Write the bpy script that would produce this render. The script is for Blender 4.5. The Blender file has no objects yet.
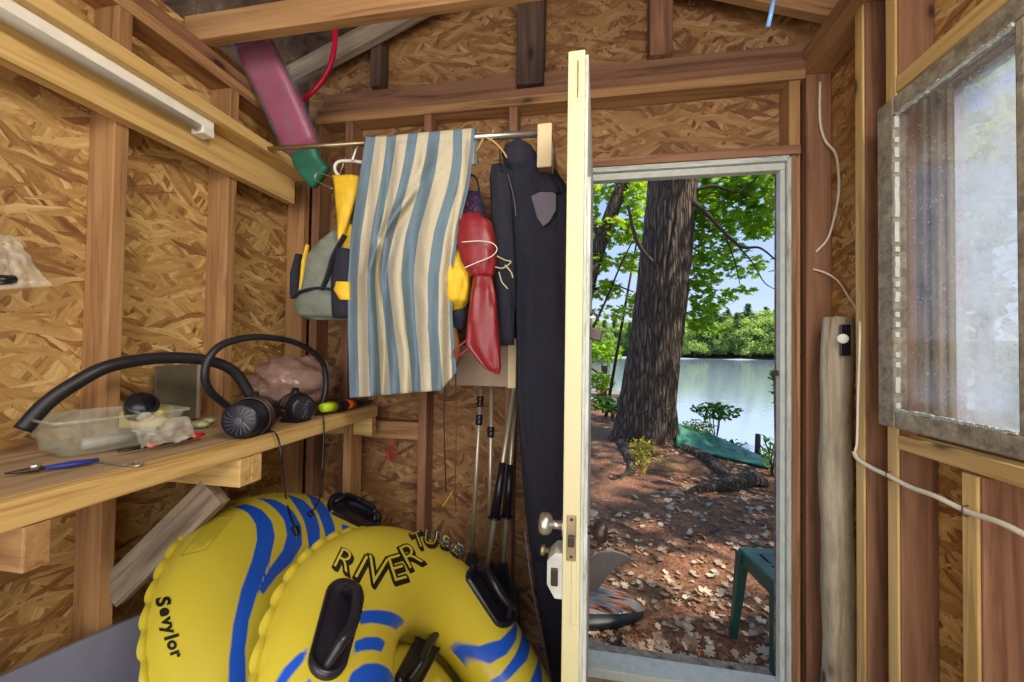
import bpy, bmesh, math, random
import numpy as np
from mathutils import Vector, Matrix, noise
R = math.radians; PI = math.pi
random.seed(7)
SC = bpy.context.scene; COL = SC.collection

# ------------------------------------------------------------ camera, world, sun, lights, exposure
YAW, PITCH, ROLL, FPX, EYE = 0.18068583, 0.020498, 0.01420722, 406.8, 1.30
_f = Vector((-math.sin(YAW)*math.cos(PITCH), math.cos(YAW)*math.cos(PITCH), math.sin(PITCH)))
_r = Vector((math.cos(YAW), math.sin(YAW), 0)); _u = _r.cross(_f)
_r2 = _r*math.cos(ROLL)+_u*math.sin(ROLL); _u2 = _r2.cross(_f)
cd = bpy.data.cameras.new('camera'); cam = bpy.data.objects.new('camera', cd); COL.objects.link(cam)
M3 = Matrix((_r2, _u2, -_f)).transposed()
cam.matrix_world = Matrix.Translation((0, 0, EYE)) @ M3.to_4x4()
cd.sensor_width = 36; cd.lens = FPX/1024*36; cd.clip_start = 0.02; cd.clip_end = 2000
SC.camera = cam
SC.view_settings.view_transform = 'Standard'; SC.view_settings.look = 'None'
SC.view_settings.gamma = 1; SC.view_settings.use_curve_mapping = False
SC.view_settings.exposure = 0.22

w = bpy.data.worlds.new('sky'); SC.world = w; w.use_nodes = True
nt = w.node_tree; nt.nodes.clear()
out = nt.nodes.new('ShaderNodeOutputWorld'); bg = nt.nodes.new('ShaderNodeBackground')
geo = nt.nodes.new('ShaderNodeNewGeometry'); sep = nt.nodes.new('ShaderNodeSeparateXYZ')
mp = nt.nodes.new('ShaderNodeMath'); mp.operation = 'MULTIPLY'; mp.inputs[1].default_value = -1
ramp = nt.nodes.new('ShaderNodeValToRGB')
nt.links.new(geo.outputs['Incoming'], sep.inputs[0]); nt.links.new(sep.outputs['Z'], mp.inputs[0])
nt.links.new(mp.outputs[0], ramp.inputs[0]); nt.links.new(ramp.outputs[0], bg.inputs[0]); nt.links.new(bg.outputs[0], out.inputs[0])
el = ramp.color_ramp.elements
el[0].position = 0.0; el[0].color = (.74, .82, .97, 1)
el[1].position = 1.0; el[1].color = (.16, .33, .80, 1)
e = el.new(.12); e.color = (.54, .69, .96, 1)
e = el.new(.40); e.color = (.30, .50, .92, 1)
bg.inputs[1].default_value = 1.0

def light(name, typ, loc, direction, energy, color, **k):
    d = bpy.data.lights.new(name, typ); o = bpy.data.objects.new(name, d); COL.objects.link(o)
    o.location = loc; o.rotation_euler = Vector(direction).to_track_quat('-Z', 'Y').to_euler()
    d.energy = energy; d.color = color
    for a, b in k.items(): setattr(d, a, b)
    return o
light('sun', 'SUN', (8, 0, 12), (-.66, .16, -.78), 7.0, (1.0, .92, .78), angle=R(.8))
# added area fill behind the camera, lifts the brightness of the interior
light('rear_fill_light', 'AREA', (-.1, -1.25, 1.45), (-.05, 1, -.05), 42, (1.0, .93, .84), shape='RECTANGLE', size=2.0, size_y=2.3)
light('side_fill_light', 'AREA', (.45, .05, 2.2), (-.85, .5, -.6), 15, (1.0, .90, .74), shape='DISK', size=.5)  # unseen lamp added as directional fill from the right

# ------------------------------------------------------------ pixel helpers (world coordinates)
def ray(x, y): return _f + _r2*((x-512)/FPX) + _u2*((341-y)/FPX)
E0 = Vector((0, 0, EYE))
def oy(x, y, D): v = ray(x, y); return E0 + v*(D/v.y)
def ox(x, y, D): v = ray(x, y); return E0 + v*(D/v.x)
def oz(x, y, Z): v = ray(x, y); return E0 + v*((Z-EYE)/v.z)

# ------------------------------------------------------------ materials
MATS = {}
def srgb(r, g, b): return tuple((c/255/12.92 if c/255 <= .04045 else ((c/255+.055)/1.055)**2.4) for c in (r, g, b))+(1,)
class NT:
    def __init__(s, name):
        m = bpy.data.materials.new(name); m.use_nodes = True; s.m = m; s.t = m.node_tree
        s.b = s.t.nodes['Principled BSDF']; MATS[name] = m; s.out = s.t.nodes['Material Output']
    def n(s, typ, **k):
        x = s.t.nodes.new(typ)
        for a, b in k.items(): setattr(x, a, b)
        return x
    def l(s, a, b): s.t.links.new(a, b)
    def ramp(s, fac, stops, interp='LINEAR'):
        x = s.n('ShaderNodeValToRGB'); x.color_ramp.interpolation = interp; e = x.color_ramp.elements
        e[0].position, e[0].color = stops[0]; e[1].position, e[1].color = stops[-1]
        for p, c in stops[1:-1]: q = e.new(p); q.color = c
        s.l(fac, x.inputs[0]); return x.outputs[0]
    def mix(s, f, a, b, typ='MIX'):
        x = s.n('ShaderNodeMix', data_type='RGBA', blend_type=typ)
        for v, i in ((f, 0), (a, 6), (b, 7)):
            if isinstance(v, (int, float, tuple)): x.inputs[i].default_value = v
            else: s.l(v, x.inputs[i])
        return x.outputs[2]
    def math(s, op, a, b=0.0, c=None):
        x = s.n('ShaderNodeMath', operation=op)
        for i, v in enumerate((a, b) if c is None else (a, b, c)):
            if isinstance(v, (int, float)): x.inputs[i].default_value = v
            else: s.l(v, x.inputs[i])
        return x.outputs[0]
    def coords(s, scale=(1, 1, 1), rot=(0, 0, 0), rand=True, kind='Object'):
        tc = s.n('ShaderNodeTexCoord'); mp = s.n('ShaderNodeMapping'); mp.inputs['Scale'].default_value = scale
        mp.inputs['Rotation'].default_value = rot; src = tc.outputs[kind]
        if rand:
            oi = s.n('ShaderNodeObjectInfo'); mu = s.n('ShaderNodeVectorMath', operation='ADD')
            sc = s.math('MULTIPLY', oi.outputs['Random'], 37.0); s.l(src, mu.inputs[0]); s.l(sc, mu.inputs[1]); src = mu.outputs[0]
        s.l(src, mp.inputs[0]); return mp.outputs[0]
    def noise(s, vec, scale, detail=4, rough=.5, dist=0):
        x = s.n('ShaderNodeTexNoise'); x.inputs['Scale'].default_value = scale; x.inputs['Detail'].default_value = detail
        x.inputs['Roughness'].default_value = rough; x.inputs['Distortion'].default_value = dist
        if vec is not None: s.l(vec, x.inputs['Vector'])
        return x.outputs[0]
    def vor(s, vec, scale, feature='F1', out=0, rnd=1):
        x = s.n('ShaderNodeTexVoronoi', feature=feature); x.inputs['Scale'].default_value = scale; x.inputs['Randomness'].default_value = rnd
        if vec is not None: s.l(vec, x.inputs['Vector'])
        return x.outputs[out]
    def bump(s, h, strength=.3, dist=.01):
        x = s.n('ShaderNodeBump'); x.inputs['Strength'].default_value = strength; x.inputs['Distance'].default_value = dist
        s.l(h, x.inputs['Height']); s.l(x.outputs[0], s.b.inputs['Normal'])
    def set(s, **k):
        for a, v in k.items():
            i = s.b.inputs[a.replace('_', ' ')]
            if isinstance(v, (int, float, tuple)): i.default_value = v
            else: s.l(v, i)
        return s.m

def plain(name, col, rough=.6, metal=0, var=.12, scale=12, bump=0, **k):
    t = NT(name); v = t.coords(); n = t.noise(v, scale, 5, .6)
    dk = tuple(c*(1-var) for c in col[:3])+(1,); lt = tuple(min(1, c*(1+var)) for c in col[:3])+(1,)
    t.set(Base_Color=t.ramp(n, [(.3, dk), (.7, lt)]), Roughness=rough, Metallic=metal, **k)
    if bump: t.bump(n, bump)
    return t.m

def wood(name, light_, mid, dark, knots=True, weather=0.0, rough=.75):
    t = NT(name)
    v = t.coords((1, 1, .055)); g = t.noise(v, 34, 6, .62, .6); fine = t.noise(t.coords((1, 1, .02)), 150, 3, .5)
    broad = t.noise(t.coords((1, 1, .25)), 5, 3, .5)
    c = t.ramp(g, [(.34, dark), (.46, mid), (.62, light_)])
    c = t.mix(t.math('MULTIPLY', fine, .35), c, dark)
    c = t.mix(t.ramp(broad, [(.35, (0, 0, 0, 1)), (.75, (.35, .35, .35, 1))]), c, mid)
    if knots:
        kd = t.vor(t.coords((1, 1, .42)), 8.5); kf = t.ramp(kd, [(.07, (1, 1, 1, 1)), (.12, (.35, .35, .35, 1)), (.24, (0, 0, 0, 1))])
        pick = t.vor(t.coords((1, 1, .42)), 8.5, out=1); sp = t.n('ShaderNodeSeparateXYZ'); t.l(pick, sp.inputs[0])
        kf = t.mix(t.math('GREATER_THAN', sp.outputs[0], .45), (0, 0, 0, 1), kf)
        c = t.mix(kf, c, tuple(x*.30 for x in dark[:3])+(1,))
    if weather:
        wn = t.noise(t.coords((1, 1, .3)), 14, 6, .7); c = t.mix(t.ramp(wn, [(.42, (0, 0, 0, 1)), (.62, (weather,)*3+(1,))]), c, (.06, .05, .045, 1))
    t.set(Base_Color=c, Roughness=rough); t.bump(g, .25, .004); return t.m

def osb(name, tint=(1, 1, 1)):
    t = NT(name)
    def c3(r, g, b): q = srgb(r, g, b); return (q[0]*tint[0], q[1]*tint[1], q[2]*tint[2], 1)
    tc = t.n('ShaderNodeTexCoord'); wn = t.n('ShaderNodeTexNoise'); wn.inputs['Scale'].default_value = 9; wn.inputs['Detail'].default_value = 3
    t.l(tc.outputs['Object'], wn.inputs['Vector'])
    vm = t.n('ShaderNodeVectorMath', operation='MULTIPLY_ADD'); vm.inputs[1].default_value = (.045,)*3
    t.l(wn.outputs['Color'], vm.inputs[0]); t.l(tc.outputs['Object'], vm.inputs[2])
    layers = []
    for ang, sc, st in ((-62, 24, .30), (42, 26, .30), (-20, 22, .33), (12, 27, .28)):
        mp = t.n('ShaderNodeMapping', vector_type='TEXTURE'); a = R(ang)
        # flakes lie in the board's own plane (local X, Z)
        mp.inputs['Rotation'].default_value = (0, a, 0); mp.inputs['Scale'].default_value = (1/st*1.05, 1, .48)
        mp.inputs['Location'].default_value = (ang*.07, 0, ang*.031)
        t.l(vm.outputs[0], mp.inputs[0])
        vo = t.n('ShaderNodeTexVoronoi', feature='F1'); vo.inputs['Scale'].default_value = sc; t.l(mp.outputs[0], vo.inputs['Vector'])
        sp = t.n('ShaderNodeSeparateXYZ'); t.l(vo.outputs['Color'], sp.inputs[0])
        mg = t.n('ShaderNodeMapping', vector_type='TEXTURE'); mg.inputs['Rotation'].default_value = (0, a, 0); mg.inputs['Scale'].default_value = (8, 1, .6)
        t.l(vm.outputs[0], mg.inputs[0]); gr = t.noise(mg.outputs[0], 70, 4, .6)
        val = t.math('ADD', t.math('MULTIPLY', sp.outputs[0], .52), t.math('MULTIPLY', gr, .66))
        layers.append((val, sp.outputs[1], vo.outputs['Distance']))
    val = layers[0][0]
    for i, thr in ((1, .52), (2, .60), (3, .72)):
        f = t.math('GREATER_THAN', layers[i][1], thr); a = t.n('ShaderNodeMix', data_type='FLOAT'); t.l(f, a.inputs[0]); t.l(val, a.inputs[2]); t.l(layers[i][0], a.inputs[3]); val = a.outputs[0]
    col = t.ramp(val, [(.22, c3(98, 66, 38)), (.38, c3(152, 110, 62)), (.56, c3(184, 144, 84)), (.76, c3(206, 170, 106)), (.94, c3(234, 204, 146))])
    dn = t.noise(tc.outputs['Object'], 34, 5, .7, 1.2)
    col = t.mix(t.ramp(dn, [(.30, (.85, .85, .85, 1)), (.39, (0, 0, 0, 1))]), col, c3(58, 38, 24))
    big = t.noise(tc.outputs['Object'], 2.2, 3, .5)
    col = t.mix(t.ramp(big, [(.35, (.30, .30, .30, 1)), (.6, (0, 0, 0, 1))]), col, c3(120, 82, 46))
    t.set(Base_Color=col, Roughness=.72); t.bump(val, .35, .006); return t.m

OSB_L = osb('golden_strand_board'); OSB_B = osb('dimmed_strand_board', (.60, .51, .53)); OSB_R = osb('right_strand_board', (1.02, .95, .85))  # back-wall copy is darkened: the dimmer light there is put into its tint
W_STUD = wood('fir_stud', srgb(190, 148, 98), srgb(166, 124, 80), srgb(124, 86, 52))
W_BROWN = wood('aged_fir', srgb(162, 118, 88), srgb(140, 98, 70), srgb(102, 66, 46))
W_DARK = wood('dark_fir', srgb(98, 74, 60), srgb(76, 56, 46), srgb(50, 36, 30))
W_YEL = wood('yellow_pine', srgb(226, 194, 130), srgb(208, 172, 106), srgb(166, 128, 72))
W_GREY = wood('weathered_lumber', srgb(176, 160, 138), srgb(148, 132, 112), srgb(104, 90, 74), weather=.3)
W_BENCH = wood('worn_bench_ply', srgb(196, 168, 130), srgb(172, 144, 108), srgb(130, 104, 76), weather=.25)
W_LOG = wood('peeled_log', srgb(205, 194, 170), srgb(180, 164, 136), srgb(128, 110, 84), weather=.35)
W_WHITE = plain('chipped_white_paint', srgb(188, 192, 182), .55, var=.12, scale=30, bump=.15)
M_PAINT = NT('cream_door_paint')
_v = M_PAINT.coords((1, 1, .35), rand=False); _n = M_PAINT.noise(_v, 26, 6, .75)
M_PAINT.set(Base_Color=M_PAINT.mix(M_PAINT.ramp(_n, [(.66, (0, 0, 0, 1)), (.70, (1, 1, 1, 1))]), srgb(208, 200, 156), srgb(112, 96, 70)), Roughness=.5); M_PAINT.bump(_n, .2); M_PAINT = M_PAINT.m
t = NT('peeling_grey_paint'); _n = t.noise(t.coords((1, 1, .12), rand=False), 60, 6, .75)
t.set(Base_Color=t.ramp(_n, [(.34, srgb(128, 126, 118)), (.44, srgb(176, 180, 172)), (.62, srgb(204, 208, 202))]), Roughness=.55); t.bump(_n, .4); M_PEEL = t.m
t = NT('grimy_window_frame'); _n = t.noise(t.coords((1, 1, 1), rand=False), 28, 7, .75)
t.set(Base_Color=t.ramp(_n, [(.36, srgb(108, 98, 84)), (.55, srgb(152, 142, 122)), (.72, srgb(184, 176, 154))]), Roughness=.8); t.bump(_n, .4); M_GRIME = t.m
M_STEEL = plain('brushed_steel', (.55, .54, .5, 1), .35, .9)
M_BRASS = plain('tarnished_brass', srgb(158, 140, 110), .38, .8, .2, 40)
M_DKMETAL = plain('dark_metal', srgb(74, 62, 58), .4, .7)
M_BLK = plain('black_plastic', srgb(26, 25, 36), .33, 0, .2)
M_BLKR = plain('black_rubber', srgb(30, 30, 36), .45, 0, .2)
M_CLOTH_BK = plain('black_neoprene', srgb(34, 34, 48), .85, 0, .2, 60, .15)
M_NAVY = plain('dark_navy_shell', srgb(31, 31, 48), .8, 0, .2, 5)
M_WHITEP = plain('white_plastic', srgb(232, 230, 218), .4)
M_CREAM = plain('cream_block', srgb(226, 205, 160), .6, var=.08)
M_RED = plain('red_vinyl', srgb(134, 34, 40), .4, 0, .15, 14, .25)
M_REDP = plain('red_plastic', srgb(205, 30, 40), .35)
M_YEL = plain('yellow_nylon', srgb(232, 190, 40), .6, 0, .12, 24, .2)
M_GREYN = plain('grey_nylon', srgb(122, 128, 116), .7, 0, .15, 30, .2)
M_GREYS = plain('grey_suit_panel', srgb(112, 106, 116), .7)
M_PINK = plain('wrapped_pink_foam', srgb(168, 64, 98), .3, 0, .14, 8, .1)
M_GREEN = plain('green_foam', srgb(40, 112, 88), .4, 0, .2, 9)
M_PANEL = plain('blue_grey_panel', srgb(140, 144, 168), .45, 0, .12, 6)
M_BLUE = plain('blue_grip', srgb(34, 58, 150), .4)
M_LIME = plain('lime_plastic', srgb(190, 225, 40), .4)
M_ORANGE = plain('orange_plastic', srgb(244, 100, 56), .4)
M_CORD = plain('white_cable', srgb(224, 214, 190), .5)
M_TUBEIN = plain('dark_interior', srgb(20, 20, 24), .8)
M_SHAFT = plain('aluminium_shaft', srgb(196, 184, 160), .35, .6, .06)
M_BOXB = plain('tan_board_box', srgb(158, 134, 116), .7)
def clear(name, col, alpha, rough=.15, tr=True):
    t = NT(name); n = t.noise(t.coords(), 18, 5, .6)
    a = t.n('ShaderNodeBsdfTransparent'); mx = t.n('ShaderNodeMixShader'); t.l(t.ramp(n, [(.3, (alpha-.12,)*3+(1,)), (.7, (alpha+.12,)*3+(1,))]), mx.inputs[0])
    t.set(Base_Color=col, Roughness=rough); t.l(a.outputs[0], mx.inputs[1]); t.l(t.b.outputs[0], mx.inputs[2]); t.l(mx.outputs[0], t.out.inputs[0]); t.bump(n, .3)
    return t.m
M_TUB = clear('clear_tub_plastic', srgb(222, 228, 208), .20, .2)
M_BAG = clear('clear_bag_film', srgb(235, 232, 215), .22, .12)
M_BAG2 = clear('brown_tinted_bag_film', srgb(176, 142, 130), .62, .2)

# ------------------------------------------------------------ mesh helpers
class MB:
    def __init__(s): s.v = []; s.f = []; s.mi = []; s.cm = 0
    def add(s, vs, fs):
        o = len(s.v); s.v += [tuple(x) for x in vs]; s.f += [tuple(i+o for i in f) for f in fs]; s.mi += [s.cm]*len(fs); return s
    def box(s, c, d, M=None):
        c = Vector(c); h = [x/2 for x in d]; vs = []
        for sx in (-1, 1):
            for sy in (-1, 1):
                for sz in (-1, 1):
                    p = Vector((sx*h[0], sy*h[1], sz*h[2])); p = (M @ p if M else p)+c; vs.append(p)
        return s.add(vs, [(0, 1, 3, 2), (4, 6, 7, 5), (0, 4, 5, 1), (2, 3, 7, 6), (0, 2, 6, 4), (1, 5, 7, 3)])
    def b2(s, a, b): # box from corners
        return s.box([(a[i]+b[i])/2 for i in range(3)], [abs(b[i]-a[i]) for i in range(3)])
    def tube(s, pts, r, seg=10, cap=True, flat=1.0):
        pts = [Vector(p) for p in pts]; n = len(pts); rs = r if isinstance(r, (list, tuple)) else [r]*n
        o = len(s.v); up = None; vs = []
        for i, p in enumerate(pts):
            d = (pts[min(i+1, n-1)]-pts[max(i-1, 0)]).normalized()
            if up is None: up = Vector((0, 0, 1)) if abs(d.z) < .9 else Vector((1, 0, 0))
            a = d.cross(up);
            if a.length < 1e-6: a = d.orthogonal()
            a.normalize(); b = a.cross(d).normalized(); up = b
            for k in range(seg):
                t = 2*PI*k/seg; vs.append(p+a*math.cos(t)*rs[i]+b*math.sin(t)*rs[i]*flat)
        fs = []
        for i in range(n-1):
            for k in range(seg): fs.append((i*seg+k, i*seg+(k+1) % seg, (i+1)*seg+(k+1) % seg, (i+1)*seg+k))
        if cap: fs += [tuple(range(seg))[::-1], tuple(range((n-1)*seg, n*seg))]
        return s.add(vs, fs)
    def lathe(s, o, axis, prof, seg=20):  # prof: [(t along axis, radius)]
        return s.tube([Vector(o)+Vector(axis)*t for t, r in prof], [max(r, 1e-4) for t, r in prof], seg)
    def ell(s, c, d, M=None, nu=14, nv=9):
        c = Vector(c); vs = []; fs = []
        for i in range(nv+1):
            a = PI*i/nv
            for j in range(nu):
                b = 2*PI*j/nu; p = Vector((d[0]*math.sin(a)*math.cos(b), d[1]*math.sin(a)*math.sin(b), d[2]*math.cos(a))); p = (M @ p if M else p)+c; vs.append(p)
        for i in range(nv):
            for j in range(nu): fs.append((i*nu+j, (i+1)*nu+j, (i+1)*nu+(j+1) % nu, i*nu+(j+1) % nu))
        return s.add(vs, fs)
    def prism(s, poly, d):  # poly 3D points, extruded by vector d
        n = len(poly); d = Vector(d); vs = [Vector(p) for p in poly]; vs += [p+d for p in vs]
        return s.add(vs, [tuple(range(n))[::-1], tuple(range(n, 2*n))]+[(i, (i+1) % n, n+(i+1) % n, n+i) for i in range(n)])
    def build(s, name, mat, parent=None, smooth=False, bevel=0, sub=0, solid=0):
        me = bpy.data.meshes.new(name); me.from_pydata(s.v, [], s.f)
        mats = mat if isinstance(mat, list) else [mat]
        for m in mats: me.materials.append(m)
        if len(mats) > 1: me.polygons.foreach_set('material_index', s.mi)
        me.validate(); me.update()
        bm = bmesh.new(); bm.from_mesh(me); bmesh.ops.recalc_face_normals(bm, faces=bm.faces); bm.to_mesh(me); bm.free()
        if smooth: me.polygons.foreach_set('use_smooth', [True]*len(me.polygons))
        # origin to the bottom centre
        c = np.array(s.v); lo = c.min(0); hi = c.max(0); o3 = Vector(((lo[0]+hi[0])/2, (lo[1]+hi[1])/2, lo[2]))
        me.transform(Matrix.Translation(-o3))
        o = bpy.data.objects.new(name, me); COL.objects.link(o); o.location = o3
        if bevel: m = o.modifiers.new('b', 'BEVEL'); m.width = bevel; m.segments = 2; m.limit_method = 'ANGLE'
        if solid: m = o.modifiers.new('s', 'SOLIDIFY'); m.thickness = solid; m.offset = 0
        if sub: m = o.modifiers.new('u', 'SUBSURF'); m.levels = sub; m.render_levels = sub
        if parent: par(o, parent)
        return o
def wloc(o):
    p = Vector(o.location)
    return p if o.parent is None else o.get('_w', p)
def absloc(o):
    v = Vector(o.location)
    while o.parent is not None: o = o.parent; v = v+Vector(o.location)
    return v
def par(o, p):   # parent, keeping the world place (parents are never rotated here)
    o.location = Vector(o.location)-absloc(p); o.parent = p
def tag(o, label, cat, group=None, kind=None):
    if label: o['label'] = label
    if cat: o['category'] = cat
    if group: o['group'] = group
    if kind: o['kind'] = kind
    return o
def thing(name, loc, label=None, cat=None, group=None):
    o = bpy.data.objects.new(name, None); COL.objects.link(o); o.location = loc; o.empty_display_size = .05
    return tag(o, label, cat, group)
def struct(name, loc=(0, 0, 0)):
    o = bpy.data.objects.new(name, None); COL.objects.link(o); o.location = loc; o.empty_display_size = .05; o['kind'] = 'structure'; return o
def beam(name, p0, p1, w_, d_, mat, parent=None, face=None, bevel=.003):
    """lumber with its own grain axis (local Z along p0->p1); w_ along 'side', d_ along face direction."""
    p0 = Vector(p0); p1 = Vector(p1); z = (p1-p0); L = z.length; z.normalize()
    y = Vector(face) if face else (Vector((0, 1, 0)) if abs(z.y) < .9 else Vector((0, 0, 1)))
    x = y.cross(z).normalized(); y = z.cross(x).normalized()
    m = MB(); m.b2((-w_/2, -d_/2, 0), (w_/2, d_/2, L))
    me = bpy.data.meshes.new(name); me.from_pydata(m.v, [], m.f); me.materials.append(mat)
    bm = bmesh.new(); bm.from_mesh(me); bmesh.ops.recalc_face_normals(bm, faces=bm.faces); bm.to_mesh(me); bm.free()
    o = bpy.data.objects.new(name, me); COL.objects.link(o)
    o.rotation_euler = Matrix((x, y, z)).transposed().to_euler(); o.location = p0
    b = o.modifiers.new('b', 'BEVEL'); b.width = bevel; b.segments = 2; b.limit_method = 'ANGLE'
    if parent: par(o, parent)
    return o
def lbox(name, lo, hi, mat, parent=None, axis=None, bevel=.003):
    """lumber given by world corners; grain along the longest side."""
    d = [hi[i]-lo[i] for i in range(3)]; a = d.index(max(d)) if axis is None else axis; c = [(lo[i]+hi[i])/2 for i in range(3)]
    p0 = list(c); p1 = list(c); p0[a] = lo[a]; p1[a] = hi[a]
    if a == 2: return beam(name, p0, p1, d[0], d[1], mat, parent, (0, 1, 0), bevel)
    if a == 0: return beam(name, p0, p1, d[1], d[2], mat, parent, (0, 0, 1), bevel)
    return beam(name, p0, p1, d[0], d[2], mat, parent, (0, 0, 1), bevel)
def fbm(p, s=1.0, seed=0): return noise.fractal(Vector((p[0]*s+seed, p[1]*s, p[2]*s)), 1.0, 2.0, 4)
def catmull(pts, n=8):
    pts = [Vector(p) for p in pts]; P = [pts[0]*2-pts[1]]+pts+[pts[-1]*2-pts[-2]]; o = []
    for i in range(1, len(P)-2):
        for k in range(n):
            t = k/n; a, b, c, d = P[i-1:i+3]
            o.append(.5*((2*b)+(c-a)*t+(2*a-5*b+4*c-d)*t*t+(3*b-a-3*c+d)*t**3))
    return o+[pts[-1]]
def loft(rows, seg=28, wr=.006, ws=14, seed=0, sub=6):
    """rows: (px_y, px_left, px_right, Y depth, half thickness): a soft closed garment body."""
    rr = []
    for i in range(len(rows)-1):
        for k in range(sub): t = k/sub; rr.append([rows[i][j]*(1-t)+rows[i+1][j]*t for j in range(5)])
    rr.append(list(rows[-1])); m = MB(); vs = []; fs = []
    for y, xl, xr, D, th in rr:
        a = oy(xl, y, D); b = oy(xr, y, D); c = (a+b)/2; h = (b-a)/2
        for k in range(seg):
            t = 2*PI*k/seg; ct, st = math.cos(t), math.sin(t)
            p = c+h*(abs(ct)**.8*(1 if ct > 0 else -1))+Vector((0, 1, 0))*th*(abs(st)**.7*(1 if st > 0 else -1))
            nz = fbm((p.x*1.6, k*.04, p.z*.55), ws, seed); p.y -= wr*nz*2; p.x += wr*nz*.8; vs.append(p)
    n = len(rr)
    for i in range(n-1):
        for k in range(seg): fs.append((i*seg+k, i*seg+(k+1) % seg, (i+1)*seg+(k+1) % seg, (i+1)*seg+k))
    fs += [tuple(range(seg)), tuple(range((n-1)*seg, n*seg))]
    return m.add(vs, fs)
def deco(o, name): return o

# ============================================================ SETTING
XR, XRI = .92, .83          # right sheathing, right stud faces
XL, XLI = -1.40, -1.31
YB, YBI = 1.826, 1.736
YF = -1.3
fl = MB().b2((XL-.1, YF, -.05), (XR+.1, YB+.05, 0)).build('floor', W_GREY); fl['kind'] = 'structure'
def board(name, lo, hi, mat, axis):   # sheathing board whose local XZ plane is the face
    m = MB(); L = hi[0]-lo[0] if axis == 'y' else hi[1]-lo[1]; Hh = hi[2]-lo[2]
    th = hi[1]-lo[1] if axis == 'y' else hi[0]-lo[0]
    m.b2((0, 0, 0), (L, th, Hh)); me = bpy.data.meshes.new(name); me.from_pydata(m.v, [], m.f); me.materials.append(mat)
    o = bpy.data.objects.new(name, me); COL.objects.link(o)
    if axis == 'y': o.location = lo
    else: o.rotation_euler = (0, 0, PI/2); o.location = (hi[0], lo[1], lo[2])
    return o
def sheath(name, rects, mat, axis, fixed, th=.012):
    m = MB()
    for a0, a1, z0, z1 in rects: m.b2((a0, 0, z0), (a1, th, z1))
    me = bpy.data.meshes.new(name); me.from_pydata(m.v, [], m.f); me.materials.append(mat)
    bm = bmesh.new(); bm.from_mesh(me); bmesh.ops.recalc_face_normals(bm, faces=bm.faces); bm.to_mesh(me); bm.free()
    o = bpy.data.objects.new(name, me); COL.objects.link(o)
    if axis == 'y': o.location = (0, fixed, 0)
    else: o.rotation_euler = (0, 0, PI/2); o.location = (fixed, 0, 0)
    o['kind'] = 'structure'; return o
# rotated (0,0,90deg): local x -> world y, local y -> world -x
wl = sheath('wall_left', [(YF, YB, 0, 2.44)], OSB_L, 'x', XL)
wr_ = sheath('wall_right', [(YF, .36, 0, 2.5), (.36, 1.275, 0, 1.08), (.36, 1.275, 2.02, 2.5), (1.275, YB, 0, 2.5)], OSB_R, 'x', XR+.012)
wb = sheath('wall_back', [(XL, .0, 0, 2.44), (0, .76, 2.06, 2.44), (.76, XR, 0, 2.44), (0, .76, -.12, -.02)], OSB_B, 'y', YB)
# gable above the plates
g = MB(); zr = 3.12; g.prism([(XL, 0, 2.44), (XR, 0, 2.44), (XR, 0, 2.66), (-.24, 0, zr), (XL, 0, 2.66)], (0, .012, 0))
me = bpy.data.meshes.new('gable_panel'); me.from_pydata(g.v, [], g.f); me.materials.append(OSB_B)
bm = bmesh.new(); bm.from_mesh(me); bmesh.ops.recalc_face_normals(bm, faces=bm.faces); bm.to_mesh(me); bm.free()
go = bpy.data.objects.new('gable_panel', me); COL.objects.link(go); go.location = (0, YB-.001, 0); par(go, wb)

def rpar(o, wall):   # parent under a rotated or plain wall object
    mw = Matrix.Translation(wall.location) @ wall.rotation_euler.to_matrix().to_4x4()
    o.parent = wall; o.matrix_parent_inverse = mw.inverted(); return o
# left wall framing
for y0 in (-.71, -.305, .10, .505, .91, 1.28, 1.69):
    rpar(lbox('stud', (XL+.001, y0, 0), (XLI, y0+.038, 2.26), W_STUD), wl)
rpar(lbox('top_plate', (XL+.001, YF, 2.26), (XLI, YB-.001, 2.302), W_STUD), wl)
rpar(lbox('top_plate', (XL+.001, YF, 2.303), (XLI, YB-.001, 2.345), W_BROWN), wl)
rpar(lbox('sole_plate', (XL+.001, YF, 0.001), (XLI, YB-.001, .04), W_STUD), wl)
# lamp board and shelf along the left wall
lb = thing('ledger_shelf', (-1.25, .2, 1.92), 'yellow pine ledge of two boards fixed along the left wall below the rafters', 'ledge')
lbox('face_board', (-1.309, -.6, 1.925), (-1.268, 1.575, 2.033), W_YEL, lb)
lbox('top_board', (-1.309, -.6, 2.034), (-1.19, 1.60, 2.072), W_YEL, lb)
# back wall framing
for x0, x1 in ((-1.305, -1.265), (-1.136, -1.098), (-.742, -.704), (-.345, -.307), (-.05, -.012)):
    rpar(lbox('stud', (x0, YBI, 0.0), (x1, YB-.001, 2.368), W_BROWN), wb)
rpar(lbox('stud', (.772, YBI+.004, 0), (.812, YB-.001, 2.368), W_STUD), wb)
rpar(lbox('stud', (.830, YBI, 0), (XR-.002, YBI+.04, 2.385), W_BROWN), wb)
rpar(lbox('top_plate', (XL+.1, YBI-.002, 2.37), (.829, YB-.001, 2.409), W_STUD), wb)
rpar(lbox('top_plate', (XL+.1, YBI+.012, 2.41), (.90, YB-.001, 2.452), W_BROWN), wb)
rpar(lbox('header_board', (XL+.12, YBI+.03, 2.453), (.88, YB-.002, 2.53), W_BROWN), wb)
rpar(lbox('gable_stud', (-1.017, YBI+.004, 2.531), (-.966, YB-.002, 2.765), W_DARK), wb)
rpar(lbox('gable_stud', (-.315, YBI-.004, 2.46), (-.195, YB-.002, 3.02), W_DARK), wb)
rpar(lbox('gable_stud', (.247, YBI+.004, 2.531), (.338, YB-.002, 2.86), W_BROWN), wb)
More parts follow.
